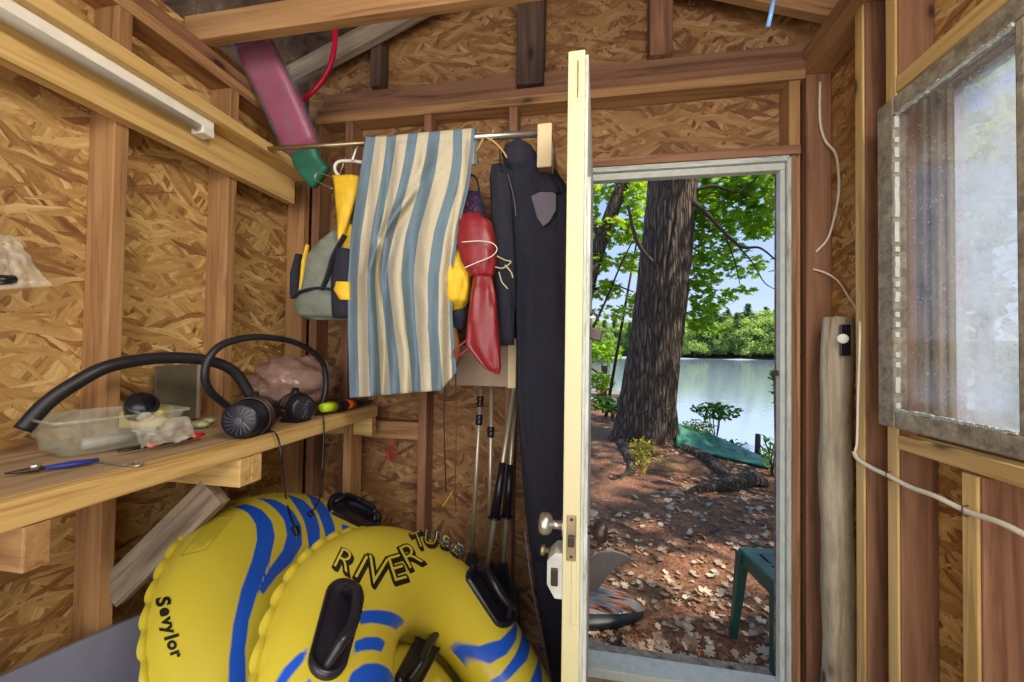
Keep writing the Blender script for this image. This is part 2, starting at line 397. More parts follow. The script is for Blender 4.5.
rpar(lbox('blocking', (-1.264, YBI+.02, .88), (-.743, YB-.002, .96), W_STUD), wb)
rpar(lbox('blocking', (-.703, YBI+.03, 1.20), (-.346, YB-.002, 1.24), W_BROWN), wb)
# right wall framing
for y0 in (.0, .32, 1.047, 1.275, 1.41):
    z1 = 1.04 if y0 in (.32+.001, 1.047) else 2.384
    rpar(lbox('stud', (XRI, y0, 0), (XR-.001, y0+.038, z1), W_YEL if y0 > .9 else W_STUD), wr_)
# added aged-fir skins: shade of the studs' broad faces put into colour
for y0, z1 in ((1.047, 1.04), (1.275, 2.384), (1.41, 2.384)):
    rpar(lbox('shaded_face_skin', (XRI+.004, y0-.008, 0), (XR-.001, y0-.0005, z1), W_BROWN), wr_)
rpar(lbox('window_sill_board', (XRI, .36, 1.046), (XR-.001, 1.274, 1.084), W_YEL), wr_)
rpar(lbox('window_header', (XRI, .36, 2.02), (XR-.001, 1.274, 2.064), W_YEL), wr_)
rpar(lbox('top_plate', (XRI, YF, 2.386), (XR-.001, YBI+.09, 2.50), W_STUD), wr_)
rpar(lbox('cripple_stud', (XRI, .70, 2.065), (XR-.001, .738, 2.385), W_YEL), wr_)
# ceiling / roof
ce = MB()
ce.prism([(XL-.25, YF, 2.60), (-.24, YF, 3.13), (-.24, YF, 3.15), (XL-.25, YF, 2.62)], (0, YB-YF+.35, 0))
ce.prism([(XR+.25, YF, 2.60), (-.24, YF, 3.13), (-.24, YF, 3.15), (XR+.25, YF, 2.62)], (0, YB-YF+.35, 0))
t = NT('stained_roof_deck'); _n = t.noise(t.coords(rand=False), 7, 7, .7, .5)
t.set(Base_Color=t.ramp(_n, [(.34, srgb(44, 36, 32)), (.5, srgb(100, 80, 62)), (.62, srgb(122, 100, 80)), (.70, srgb(176, 166, 150))]), Roughness=.85)
ce = ce.build('ceiling', t.m); ce['kind'] = 'structure'
def rafter(y, side, mat=W_BROWN, w_=.04):
    if side < 0: p0, p1 = (XL-.02, y, 2.60), (-.26, y, 3.04)
    else: p0, p1 = (XR+.02, y, 2.60), (-.22, y, 3.04)
    beam('rafter', p0, p1, w_, .09, mat, ce, face=(0, 0, 1))
for y in (-.5, .1, .65, 1.13): rafter(y, -1); rafter(y, 1)
rafter(YBI-.022, -1, W_GREY); rafter(YBI-.022, 1, W_STUD)
cj = lbox('ceiling_joist', (XL+.02, 1.155, 2.347), (.90, 1.194, 2.437), W_STUD); tag(cj, 'brown ceiling joist spanning the shed above the hanging rod', 'joist')
j = lbox('ridge_board', (-.255, YF, 3.0), (-.225, YB-.01, 3.115), W_BROWN); par(j, ce)

# ------------------------------------------------------------ door 1 (leaf opened inward) and its frame
tr = struct('trim_1', (.38, 1.75, 0))
y0, y1 = YBI-.025, YBI+.028
lbox('jamb', (.735, y0+.015, .03), (.752, y1, 2.012), W_WHITE, tr)
lbox('door_stop', (.753, y0, .03), (.768, y1-.01, 2.055), M_PEEL, tr)
lbox('jamb', (-.010, y0+.03, .03), (.010, y1, 2.012), W_WHITE, tr)
lbox('head_jamb', (-.010, y0+.015, 2.012), (.752, y1, 2.040), W_WHITE, tr)
lbox('head_casing', (-.010, y0, 2.041), (.762, y0+.05, 2.062), M_PEEL, tr)
lbox('wood_casing', (-.02, y0-.002, 2.064), (.80, y0+.035, 2.10), W_BROWN, tr)
lbox('wood_casing', (.769, y0+.008, .0), (.790, y0+.036, 2.063), W_BROWN, tr)
lbox('sill', (-.02, y0-.03, -.02), (.752, y0+.075, .034), W_WHITE, tr)
m = MB(); m.b2((.712, y0+.03, 1.212), (.736, y0+.045, 1.232)); m.tube([(.716, y0+.02, 1.222), (.716, y0+.03, 1.222)], .007); m.build('strike_latch', M_DKMETAL, tr)

# leaf: hinge at (0.012,1.71), free edge near (-.03,.955)
HX, HY = -.006, YBI-.035; FE = oy(574, 300, .962); ang = math.atan2(FE.x-HX, -(FE.y-HY))
dlen = math.hypot(FE.x-HX, FE.y-HY)
dirv = Vector((FE.x-HX, FE.y-HY, 0)).normalized(); nrm = Vector((-dirv.y, dirv.x, 0))  # nrm points to +x side
if nrm.x < 0: nrm = -nrm
DM = Matrix((nrm, dirv, Vector((0, 0, 1)))).transposed()
def dp(n_, l, z): return Vector((HX, HY, 0))+dirv*l+nrm*n_+Vector((0, 0, z))
dr = struct('door_1', (HX, HY, 0)); TH = .040; ZT = 2.012; ZB = .045
def dbox(name, n0, n1, l0, l1, z0, z1, mat, parent=dr, bevel=.002):
    return beam(name, dp((n0+n1)/2, (l0+l1)/2, z0), dp((n0+n1)/2, (l0+l1)/2, z1), n1-n0, l1-l0, mat, parent, face=dirv, bevel=bevel)
for l0, l1 in ((0, .10), (dlen-.11, dlen)): dbox('stile', -TH/2, TH/2, l0, l1, ZB, ZT, M_PAINT)
for z0, z1 in ((ZB+.001, .28), (.90, 1.04), (1.90, ZT-.001)): dbox('rail', -TH/2+.001, TH/2-.001, .10, dlen-.11, z0, z1, M_PAINT)
for z0, z1 in ((.281, .899), (1.041, 1.899)): dbox('door_panel', -TH/2+.010, TH/2-.010, .10, dlen-.11, z0, z1, M_PAINT)
dbox('weather_strip', TH/2, TH/2+.008, 0.0, dlen-.004, ZB+.01, ZT-.01, M_PEEL)
dbox('weather_strip', TH/2+.001, TH/2+.016, dlen-.03, dlen-.01, ZB+.01, ZT-.30, M_PEEL)
# hardware on the free edge
def de(px, py, dn=0, off=0): # point on the free-edge plane
    v = oy(px, py, FE.y); return dp(dn, dlen+off, v.z)
zk = oy(575, 537, FE.y).z
dbox('edge_plate', -.011, .011, dlen, dlen+.003, zk-.055, zk+.05, M_BRASS)
dbox('latch_bolt', -.007, .007, dlen, dlen+.012, zk-.02, zk+.005, M_DKMETAL)
for dz in (-.045, .04): MB().lathe(dp(0, dlen+.003, zk+dz), dirv, [(0, .004), (.002, .003)], 8).build('screw', M_DKMETAL, dr)
for sgn, mt, nm, dz in ((-1, M_STEEL, 'door_knob', .005), (1, M_DKMETAL, 'door_knob', 0)):
    MB().lathe(dp(sgn*TH/2, dlen-.045, zk+dz), nrm*sgn, [(0, .026), (.004, .026), (.006, .011), (.028, .010), (.032, .020), (.040, .026), (.052, .027), (.060, .022), (.063, .008), (.0635, 0)], 24).build(nm, mt, dr, True)
zl = oy(575, 580, FE.y).z
m = MB(); m.prism([dp(-TH/2, dlen-.001, zl-.05), dp(-TH/2-.018, dlen-.001, zl-.05), dp(-TH/2-.036, dlen-.001, zl-.02), dp(-TH/2-.036, dlen-.001, zl+.035), dp(-TH/2-.018, dlen-.001, zl+.055), dp(-TH/2, dlen-.001, zl+.055)], -dirv*.07)
rl = m.build('rim_lock', W_WHITE, dr, bevel=.002)
dbox('lock_bolt', -TH/2-.026, -TH/2-.010, dlen-.001, dlen+.006, zl-.018, zl+.022, M_DKMETAL)
MB().lathe(dp(-TH/2-.035, dlen-.03, zl+.045), -nrm, [(0, .006), (.01, .006), (.011, .012), (.02, .012)], 12).build('lock_knob', M_BRASS, dr, True)
dbox('keeper_strip', .001, .013, dlen, dlen+.0025, zl-.10, zl+.05, M_PAINT)
zt = oy(575, 80, FE.y).z
dbox('bolt_channel', -.001, .009, dlen, dlen+.002, zt-.052, zt+.052, M_PAINT); dbox('flush_bolt', .002, .006, dlen+.001, dlen+.004, zt-.045, zt+.045, M_BRASS)
# hasp and padlock on the outer (right) face
zp = oy(590, 318, 1.05).z
dbox('hasp_staple', TH/2+.008, TH/2+.03, dlen-.075, dlen-.065, zp-.004, zp+.004, M_STEEL)
pk = thing('padlock', dp(TH/2+.03, dlen-.07, zp-.06), 'small steel padlock hanging open from the hasp on the opened door', 'padlock')
c0 = dp(TH/2+.026, dlen-.07, zp)
m = MB(); m.box(c0+Vector((0.002, 0, -.042)), (.036, .018, .030), Matrix.Rotation(.25, 3, 'Y')); m.build('lock_body', M_DKMETAL, pk, bevel=.003)
m = MB(); m.tube(catmull([c0+Vector(p) for p in ((-.012, 0, -.028), (-.013, 0, -.002), (-.004, 0, .010), (.008, 0, .004), (.009, 0, -.010))], 6), .003, 8); m.build('shackle', M_DKMETAL, pk, True)

# ------------------------------------------------------------ window on the right: inner sash and the window behind
def glassmat(name, haze, a0, a1):
    t = NT(name); v = t.coords(rand=False); n = t.noise(v, 9, 7, .7); sp = t.noise(v, 160, 2, .5)
    f = t.math('MAXIMUM', t.ramp(n, [(.3, (a0,)*3+(1,)), (.72, (a1,)*3+(1,))]), t.ramp(sp, [(.64, (0, 0, 0, 1)), (.70, (.7, .7, .7, 1))]))
    tr = t.n('ShaderNodeBsdfTransparent'); tl = t.n('ShaderNodeBsdfTranslucent'); tl.inputs[0].default_value = haze
    df = t.n('ShaderNodeBsdfDiffuse'); df.inputs[0].default_value = haze; gl = t.n('ShaderNodeBsdfGlossy'); gl.inputs['Roughness'].default_value = .08
    m1 = t.n('ShaderNodeMixShader'); m1.inputs[0].default_value = .4; t.l(tl.outputs[0], m1.inputs[1]); t.l(df.outputs[0], m1.inputs[2])
    m2 = t.n('ShaderNodeMixShader'); t.l(f, m2.inputs[0]); t.l(tr.outputs[0], m2.inputs[1]); t.l(m1.outputs[0], m2.inputs[2])
    m3 = t.n('ShaderNodeMixShader'); m3.inputs[0].default_value = .06; t.l(m2.outputs[0], m3.inputs[1]); t.l(gl.outputs[0], m3.inputs[2])
    t.l(m3.outputs[0], t.out.inputs[0]); return t.m
GL1 = glassmat('dusty_inner_glass', (.60, .60, .56, 1), .0, .16); GL2 = glassmat('grimy_outer_glass', (.66, .72, .84, 1), .15, .80)
w1 = struct('window_1', (.81, .85, 1.1))
sx0, sx1 = .795, .828
def wb_(name, ylo, yhi, zlo, zhi, x0, x1, mat, parent): return lbox(name, (x0, ylo, zlo), (x1, yhi, zhi), mat, parent, bevel=.004)
wb_('sash_stile', 1.232, 1.292, 1.108, 1.985, sx0, sx1, M_GRIME, w1)
wb_('sash_stile', .40, .46, 1.108, 1.985, sx0, sx1, M_GRIME, w1)
wb_('sash_rail', .461, 1.231, 1.108, 1.152, sx0+.001, sx1, M_GRIME, w1)
wb_('sash_rail', .461, 1.231, 1.940, 1.985, sx0+.001, sx1, M_GRIME, w1)
wb_('muntin', .905, .925, 1.153, 1.939, sx0+.004, sx1-.006, M_GRIME, w1)
m = MB()
for z in (1.156, 1.936):
    for k in range(46):
        y = .93+k*.0066; m.box((sx0+.005, y, z+random.uniform(-.002, .002)), (.008, .0085, random.uniform(.004, .009)))
m.build('flaking_putty', W_WHITE, w1)
m = MB()
for k in range(60):
    z = 1.155+k*.0132
    if random.random() < .72: m.box((sx0+.006, 1.229, z), (.010, random.uniform(.003, .008), .0134))
m.build('flaking_putty', W_WHITE, w1)
MB().b2((.812, .925, 1.152), (.815, 1.232, 1.94)).build('glass_pane', GL1, w1)
MB().b2((.812, .46, 1.152), (.815, .905, 1.94)).build('glass_pane', GL1, w1)
w2 = struct('window_2', (.92, .8, 1.08))
for a, b in ((1.240, 1.272), (1.195, 1.222), (.655, .69), (.365, .40)): wb_('frame_stile', a, b, 1.086, 2.018, .872, .93, W_GREY, w2)
wb_('frame_rail', .401, 1.235, 1.086, 1.125, .874, .93, W_GREY, w2); wb_('frame_rail', .401, 1.235, 1.975, 2.018, .874, .93, W_GREY, w2)
wb_('dark_side_panel', 1.223, 1.239, 1.126, 1.974, .90, .925, W_DARK, w2)
for a, b in ((.691, 1.195), (.401, .654)): MB().b2((.903, a, 1.126), (.907, b, 1.974)).build('glass_pane', GL2, w2)
wb_('stop_bead', 1.184, 1.194, 1.126, 1.974, .885, .90, W_GREY, w2)

# ============================================================ RIGHT WALL ITEMS
m = MB(); zs = [i/14 for i in range(15)]; a = oy(838, 322, 1.60)
lp = [Vector((.866+.005*math.sin(z*7), 1.61, 1.428*z)) for z in zs]; m.tube(lp, [.050-.004*z+.003*math.sin(z*23) for z in zs], 20)
lg = m.build('log_post', W_LOG, None, True); tag(lg, 'peeled pale log post standing in the corner right of the doorway', 'post')
pl = thing('rotary_switch', (.862, 1.555, 1.30), 'black plate with a round white knob fixed on the pale log', 'switch')
c = oy(846, 340, 1.535); MB().box(c+Vector((.004, .012, 0)), (.03, .010, .105)).build('switch_plate', M_BLK, pl, bevel=.002)
MB().lathe(c+Vector((-.008, .006, .004)), Vector((-.35, -.9, 0)).normalized(), [(0, .011), (.004, .016), (.016, .016), (.018, .013), (.0185, 0)], 20).build('knob', M_WHITEP, pl, True)
def cable(name, pts, r, mat, label, cat='cable', group=None, n=8, flat=1.0):
    o = MB().tube(catmull(pts, n), r, 8, flat=flat).build(name, mat, None, True); tag(o, label, cat, group); return o
cable('electric_cable', [oy(820, 82, 1.73), oy(820, 120, 1.725), oy(825, 140, 1.72), ox(836, 155, .911), ox(839, 185, .911), ox(836, 210, .911), oy(828, 238, 1.72), oy(816, 252, 1.73)], .0045, M_CORD, 'off-white cable curving down the corner stud above the log', n=8)
cable('electric_cable', [oy(813, 269, 1.73), oy(826, 273, 1.71), ox(838, 281, .911), ox(848, 296, .905), ox(858, 312, .88), oy(860, 330, 1.405), oy(858, 400, 1.40), oy(857, 440, 1.40), oy(855, 452, 1.40)], .0032, M_CORD, 'thin white cable running down from the corner stud behind the log top', n=8)
P_ = [ox(854, 452, XRI-.006), ox(858, 459, XRI-.008), ox(872, 468, XRI-.006), ox(889, 476, XRI-.006), ox(910, 487, XRI-.006), ox(935, 496, XRI-.010), ox(966, 511, XRI-.006), ox(990, 519, XRI-.008), ox(1010, 527, XRI-.010), ox(1050, 548, XRI-.008)]
cw = thing('white_wall_cable', P_[0], 'flat white cable stapled across the right wall studs below the window', 'cable')
MB().tube(catmull(P_, 8), .0062, 8).build('cable_run', M_CORD, cw, True)
for q in (P_[3], P_[6]):
    MB().tube([q+Vector((.004, 0, -.012)), q+Vector((-.007, 0, -.009)), q+Vector((-.007, 0, .009)), q+Vector((.004, 0, .012))], .0014, 6).build('staple', M_DKMETAL, cw)
tb = oy(775, -6, 1.2); tb2 = oy(768, 27, 1.2); o = MB().tube([tb, tb2], .006, 12).build('blue_stick', plain('pale_blue_plastic', srgb(120, 170, 225), .3), None, True); tag(o, 'pale blue plastic stick hanging down from the ceiling near the doorway', 'stick')

# ============================================================ CEILING ITEMS
lf = thing('strip_light', (-1.22, .6, 1.99), 'white fluorescent strip light, unlit, under the pine ledge on the left', 'lamp')
MB().b2((-1.267, -.45, 2.004), (-1.217, 1.130, 2.0335)).build('housing', M_WHITEP, lf, bevel=.002)
m = MB(); m.tube([(-1.232, -.44, 1.996), (-1.232, 1.09, 1.998)], .014, 16); m.build('lamp_tube', plain('frosted_tube', srgb(214, 212, 202), .35, var=.03), lf, True)
MB().b2((-1.26, 1.088, 1.980), (-1.213, 1.129, 2.0035)).build('end_cap', M_WHITEP, lf, bevel=.003)
# pink foam board wrapped in film
fb = thing('foam_float', oy(300, 160, 1.5), 'long pink and green foam float wrapped in film, propped between rafters and rod', 'float')
A = oy(250, 36, 1.30); B = oy(303, 150, 1.46); ax = (B-A).normalized()
def slab(path, w_, t_, side, mat, name, parent, n=20):
    m = MB(); pts = catmull(path, 5); vs = []; fs = []
    for i, p in enumerate(pts):
        d = (pts[min(i+1, len(pts)-1)]-pts[max(i-1, 0)]).normalized(); s = Vector(side); s = (s-d*s.dot(d)).normalized(); nn = d.cross(s).normalized()
        for k in range(n):
            a = 2*PI*k/n; c_, s_ = math.cos(a), math.sin(a); e = .45
            vs.append(p+s*w_*(abs(c_)**e)*(1 if c_ > 0 else -1)+nn*t_*(abs(s_)**e)*(1 if s_ > 0 else -1))
    for i in range(len(pts)-1):
        for k in range(n): fs.append((i*n+k, i*n+(k+1) % n, (i+1)*n+(k+1) % n, (i+1)*n+k))
    fs += [tuple(range(n)), tuple(range((len(pts)-1)*n, len(pts)*n))]
    return m.add(vs, fs).build(name, mat, parent, True)
slab([A, (A+B)/2+Vector((0, 0, .01)), B], .072, .026, (1, 0, 0.2), M_PINK, 'pink_section', fb)
C_ = oy(322, 178, 1.50); slab([B, (B+C_)/2+Vector((-.008, 0, -.01)), C_], .058, .022, (1, 0, .2), M_GREEN, 'green_end', fb)
slab([A-ax*.02, (A+B)/2+Vector((0, 0, .01)), B+ax*.01], .080, .032, (1, 0, 0.2), clear('float_film', srgb(150, 150, 165), .22, .12), 'film_wrap', fb)
m = MB(); m.tube(catmull([oy(334, 10, 1.55), oy(335, 40, 1.55), oy(330, 66, 1.55), oy(318, 86, 1.55), oy(303, 99, 1.55), oy(292, 103, 1.55)], 8), .011, 12)
tag(m.build('red_hose', plain('red_tubing', srgb(200, 16, 62), .3), None, True), 'curved red hose hanging beside the pink float under the roof', 'hose')
m = MB(); m.tube(catmull([oy(180, -10, .9), oy(205, 8, 1.0), oy(232, 18, 1.06)], 5), .03, 8, flat=.2)

# ============================================================ HANGING ROD AND THINGS ON IT
RY0, RY1, RZ = 1.332, 1.384, 2.046
def rodp(x): t = (x+1.19)/(1.19-.14); return Vector((x, RY0+(RY1-RY0)*t, RZ+.0))
rd = thing('hanging_rod', (-.66, 1.36, 2.03), 'metal clothes rod with a thinner left section, carrying the towel and wetsuits', 'rod')
MB().tube([(-1.215, RY0, RZ), (-.80, rodp(-.8).y, RZ)], .009, 14).build('inner_tube', M_BRASS, rd, True)
MB().tube([(-.80, rodp(-.8).y, RZ), (-.135, RY1, RZ)], .0125, 14).build('outer_tube', M_STEEL, rd, True)
bk = thing('rod_bracket', (-.12, 1.55, 1.93), 'short pale wooden block with a plate holding the right end of the rod', 'bracket')
lbox('arm', (-.164, 1.325, 1.905), (-.120, YBI-.001, 2.04), W_BROWN, bk, bevel=.004)
MB().b2((-.166, 1.316, 1.900), (-.118, 1.326, 2.045)).build('end_plate', M_CREAM, bk, bevel=.004)
MB().b2((-.1198, 1.33, 1.91), (-.1175, 1.40, 1.99)).build('price_sticker', M_WHITEP, bk)

# towel ---------------------------------------------------------
t = NT('striped_terry'); uvn = t.n('ShaderNodeUVMap'); sx = t.n('ShaderNodeSeparateXYZ'); t.l(uvn.outputs[0], sx.inputs[0])
fr = t.math('FRACT', t.math('MULTIPLY', sx.outputs[0], 5.15)); stp = t.math('GREATER_THAN', fr, .48)
n1 = t.noise(t.coords(rand=False), 300, 3, .7)
col = t.mix(stp, srgb(110, 134, 150), srgb(208, 198, 170)); col = t.mix(t.ramp(n1, [(.3, (.35, .35, .35, 1)), (.65, (0, 0, 0, 1))]), col, srgb(96, 98, 100))
t.set(Base_Color=col, Roughness=.95); t.bump(n1, .5, .003); M_TOWEL = t.m
def towel():
    NU, NV = 150, 110; vs = []; uv = []; fs = []
    L = [(0, 366, 474), (.10, 362, 472), (.22, 357, 468), (.38, 351, 459), (.55, 348, 453), (.75, 348, 452), (1, 350, 456)]
    def ed(v):
        for i in range(len(L)-1):
            if v <= L[i+1][0]:
                t_ = (v-L[i][0])/(L[i+1][0]-L[i][0]); return [L[i][j]*(1-t_)+L[i+1][j]*t_ for j in (1, 2)]
        return L[-1][1:]
    for j in range(NV+1):
        v = j/NV; xl, xr = ed(v)
        for i in range(NU+1):
            u = i/NU
            # stripes bunch together: folds slide to the left on the way down
            bun = .055*math.sin(2*PI*(u*1.0+.15))*math.sin(PI*min(1, v*1.1))*math.sin(PI*u); uu = u+bun*.5-.085*math.exp(-((u-.45)/.22)**2)*math.exp(-((v-.48)/.24)**2)+.05*math.exp(-((u-.80)/.12)**2)*math.exp(-((v-.12)/.18)**2)
            px = xl+(xr-xl)*uu; yb = 398-9*u-(16*max(0, u-.86)/.14); py = 136+(yb-136)*v
            ph = u*5.2*2*PI*.62-1.9*math.sin(v*2.2)*1.4
            amp = .006+.020*min(1, v*1.6)*(1-.25*v); d = amp*math.sin(ph)+.5*amp*math.sin(ph*1.9+2+v*2)
            fold = .052*math.exp(-((u-(.80-.62*min(1, v*1.9)))/.055)**2)*min(1, v*3)*max(0, 1.15-v)
            fold2 = .044*math.exp(-((u-(.62-.30*v))/.05)**2)*min(1, v*2)
            yy = RY0+.02+(.055)*0-.018-d-fold+fold2*.8+.014*fbm((u*3, v*2, 0), 1.5)
            if v < .02: yy = yy*.3+(1.345)*.7
            p = oy(px, py, yy-.006); vs.append(p); uv.append((u, v))
    # back flap over the rod
    o1 = len(vs)
    for j in range(1, 22):
        a = j/21
        for i in range(NU+1):
            p = Vector(vs[i]); th_ = min(1, a*4)*PI
            cx = Vector((p.x, 1.352, RZ)); r_ = .018
            if a < .25: q = Vector((p.x, cx.y-r_*math.cos(a*4*PI), RZ+r_*math.sin(a*4*PI)))
            else: q = Vector((p.x, cx.y+r_+.006*math.sin(i*.13), RZ-(a-.25)*.13))
            vs.append(q); uv.append((i/NU, 0))
    W_ = NU+1
    for j in range(NV):
        for i in range(NU): fs.append((j*W_+i, j*W_+i+1, (j+1)*W_+i+1, (j+1)*W_+i))
    for j in range(21):
        for i in range(NU):
            a = i if j == 0 else o1+(j-1)*W_+i; b = o1+j*W_+i; fs.append((a+1, a, b, b+1))
    me = bpy.data.meshes.new('striped_towel'); me.from_pydata([tuple(p) for p in vs], [], fs); me.materials.append(M_TOWEL)
    ul = me.uv_layers.new(name='UVMap')
    for lp_ in me.loops: ul.data[lp_.index].uv = uv[lp_.vertex_index]
    me.polygons.foreach_set('use_smooth', [True]*len(me.polygons))
    o = bpy.data.objects.new('striped_towel', me); COL.objects.link(o); s = o.modifiers.new('s', 'SOLIDIFY'); s.thickness = .004; s.offset = 0
    tag(o, 'blue and cream striped beach towel draped over the rod', 'towel')
towel()

# hangers ----------------------------------------------------------
def wirepath(pts, Y): return [oy(x, y, Y) for x, y in pts]
m = MB(); m.tube(catmull(wirepath([(366, 163), (352, 161), (338, 162), (335, 170), (343, 180), (352, 187), (362, 194)], 1.40), 6), .006, 10)
m.tube(catmull(wirepath([(352, 161), (356, 150), (360, 143), (364, 146)], 1.38), 5), .004, 8)
tag(m.build('plastic_hanger', M_WHITEP, None, True), 'white plastic hanger hooked on the rod left of the striped towel', 'hanger')
m = MB(); m.tube(catmull(wirepath([(333, 189), (317, 181), (315, 177), (319, 173), (338, 179), (350, 183)], 1.42), 6), .002, 8)
m.tube(wirepath([(338, 179), (345, 160), (346, 146)], 1.41), .002, 8)
tag(m.build('wire_hanger', M_STEEL, None, True), 'thin wire hanger above the yellow strap left of the towel', 'hanger')
m = MB(); m.tube(catmull(wirepath([(462, 242), (480, 241), (492, 243), (497, 249), (492, 256), (478, 262), (464, 268)], 1.30), 6), .0016, 8)
tag(m.build('wire_hanger', M_WHITEP, None, True), 'white wire hanger in front of the red vinyl vest', 'hanger')
m = MB(); m.tube(catmull(wirepath([(484, 137), (494, 142), (502, 150), (507, 158)], 1.37), 5), .006, 8, flat=.5); m.tube(catmull(wirepath([(484, 137), (480, 145), (476, 152)], 1.37), 4), .006, 8, flat=.5)
m.tube(catmull([oy(492, 140, 1.37), oy(493, 130, 1.365)], 3), .0022, 6)
tag(m.build('wooden_hanger', W_YEL, None, True), 'brown wooden hanger right of the towel under the rod', 'hanger')

# left life vest (grey, black, yellow) -----------------------------
lv = thing('life_vest', oy(320, 318, 1.42), 'grey life vest with black belt and yellow trim hanging left of the towel', 'life vest')
loft([(232, 333, 352, 1.45, .02), (242, 322, 352, 1.44, .04), (258, 308, 352, 1.43, .05), (285, 303, 352, 1.43, .055), (305, 296, 352, 1.43, .055), (316, 300, 352, 1.43, .04), (320, 310, 352, 1.43, .012)], wr=.006, seed=3).build('vest_body', M_GREYN, lv, True)
loft([(245, 306, 309, 1.395, .008), (262, 302, 305, 1.39, .010), (290, 300, 303, 1.39, .010), (300, 302, 304, 1.39, .008)], 12, .002).build('yellow_trim', M_YEL, lv, True)
loft([(255, 299, 303, 1.42, .03), (275, 295, 302, 1.42, .04), (296, 293, 301, 1.42, .03)], 12, .002).build('black_back', M_CLOTH_BK, lv, True)
m = MB(); m.tube(catmull(wirepath([(292, 298), (300, 292), (318, 288), (335, 290), (348, 294)], 1.365), 5), .014, 8, flat=.35); m.tube(catmull(wirepath([(345, 235), (334, 255), (328, 275), (322, 290)], 1.368), 5), .016, 8, flat=.3); m.build('black_belt', M_CLOTH_BK, lv, True)
loft([(250, 338, 354, 1.39, .03), (280, 333, 354, 1.39, .035), (318, 334, 354, 1.39, .03)], 16, .004).build('black_side_panel', M_CLOTH_BK, lv, True)
loft([(282, 336, 350, 1.355, .012), (290, 334, 350, 1.355, .015), (300, 340, 350, 1.355, .010)], 12, .003).build('yellow_buckle_tab', M_YEL, lv, True)
ys = loft([(176, 333, 359, 1.39, .012), (190, 335, 358, 1.385, .018), (210, 337, 352, 1.385, .016), (238, 338, 343, 1.385, .010), (242, 339, 341, 1.385, .006)], 18, .004, seed=5).build('yellow_pouch', M_YEL, None, True); tag(ys, 'tapering yellow nylon pouch on a wire hanger left of the towel', 'pouch')
ys = loft([(225, 347, 356, 1.42, .012), (245, 343, 356, 1.42, .018), (262, 344, 356, 1.42, .014)], 14, .004, seed=6).build('yellow_strap', M_YEL, lv, True)
# right of towel: yellow vest, red vest, dark floral bag
yv = thing('life_vest', oy(460, 338, 1.42), 'yellow life vest with black edges squeezed between the towel and the red vest', 'life vest')
loft([(238, 446, 456, 1.43, .02), (250, 446, 468, 1.41, .04), (275, 446, 471, 1.40, .05), (300, 446, 468, 1.40, .045), (312, 448, 462, 1.43, .02)], wr=.006, seed=9).build('vest_body', M_YEL, yv, True)
loft([(300, 446, 468, 1.45, .04), (316, 448, 470, 1.45, .05), (330, 448, 464, 1.45, .03)], wr=.004, seed=10).build('black_lining', M_CLOTH_BK, yv, True)
loft([(328, 446, 456, 1.42, .02), (352, 446, 462, 1.42, .03), (370, 448, 455, 1.42, .02)], 14, .004, seed=11).build('tan_webbing', plain('tan_webbing', srgb(150, 110, 60), .8), yv, True)
rv = thing('red_life_vest', oy(480, 372, 1.36), 'red vinyl vest hanging in two folded panels right of the towel', 'life vest')
loft([(214, 464, 478, 1.36, .02), (222, 459, 492, 1.36, .035), (240, 457, 496, 1.36, .04), (262, 462, 497, 1.36, .04), (276, 470, 494, 1.36, .025)], wr=.005, seed=12).build('upper_panel', M_RED, rv, True)
loft([(276, 474, 492, 1.36, .022), (290, 472, 495, 1.355, .03), (320, 468, 498, 1.35, .035), (345, 466, 500, 1.35, .03), (368, 484, 501, 1.35, .02), (374, 494, 500, 1.35, .008)], wr=.005, seed=13).build('lower_panel', M_RED, rv, True)
m = MB(); m.tube(catmull(wirepath([(472, 336), (462, 344), (453, 352), (458, 356), (468, 348), (472, 340)], 1.34), 5), .004, 8); m.build('tie_strap', M_RED, rv, True)
fbg = thing('floral_bag', oy(473, 225, 1.44), 'dark navy cloth bag with red and blue print hanging above the red vest', 'bag')
t = NT('floral_print'); v = t.coords(rand=False); n_ = t.noise(v, 38, 3, .6, 2.5)
t.set(Base_Color=t.ramp(n_, [(.35, srgb(34, 40, 78)), (.52, srgb(30, 28, 52)), (.6, srgb(160, 46, 52)), (.66, srgb(70, 100, 150))], 'CONSTANT'), Roughness=.85)
loft([(192, 466, 479, 1.44, .02), (205, 463, 484, 1.44, .035), (225, 462, 488, 1.44, .035), (232, 466, 486, 1.44, .02)], wr=.005, seed=14).build('bag_body', t.m, fbg, True)
m = MB(); m.tube(catmull(wirepath([(467, 196), (468, 182), (471, 175), (477, 180), (480, 198)], 1.43), 5), .007, 8, flat=.5); m.build('bag_strap', M_CLOTH_BK, fbg, True)

# wetsuits -----------------------------------------------------------
ws = thing('hooded_wetsuit', oy(530, 300, 1.45), 'long black hooded wetsuit with a grey chest panel hanging beside the open door', 'wetsuit')
loft([(158, 508, 535, 1.44, .03), (168, 502, 552, 1.44, .05), (185, 506, 566, 1.44, .06), (215, 508, 574, 1.45, .065), (260, 514, 576, 1.46, .06), (300, 516, 577, 1.46, .045), (400, 518, 575, 1.47, .035), (500, 527, 573, 1.48, .03), (560, 536, 572, 1.49, .02)], 34, .008, 10, 20).build('suit_body', M_CLOTH_BK, ws, True)
loft([(142, 512, 524, 1.41, .02), (147, 506, 532, 1.41, .04), (156, 502, 538, 1.41, .05), (168, 506, 540, 1.41, .045), (176, 514, 536, 1.41, .02)], 26, .006, 12, 21).build('hood', M_CLOTH_BK, ws, True)
m = MB(); a = [oy(x, y, 1.372) for x, y in ((531, 196), (547, 188), (556, 194), (556, 210), (549, 222), (543, 226), (537, 218))]; m.prism(a, (0, .012, 0)); m.build('grey_chest_panel', M_GREYS, ws, bevel=.002)
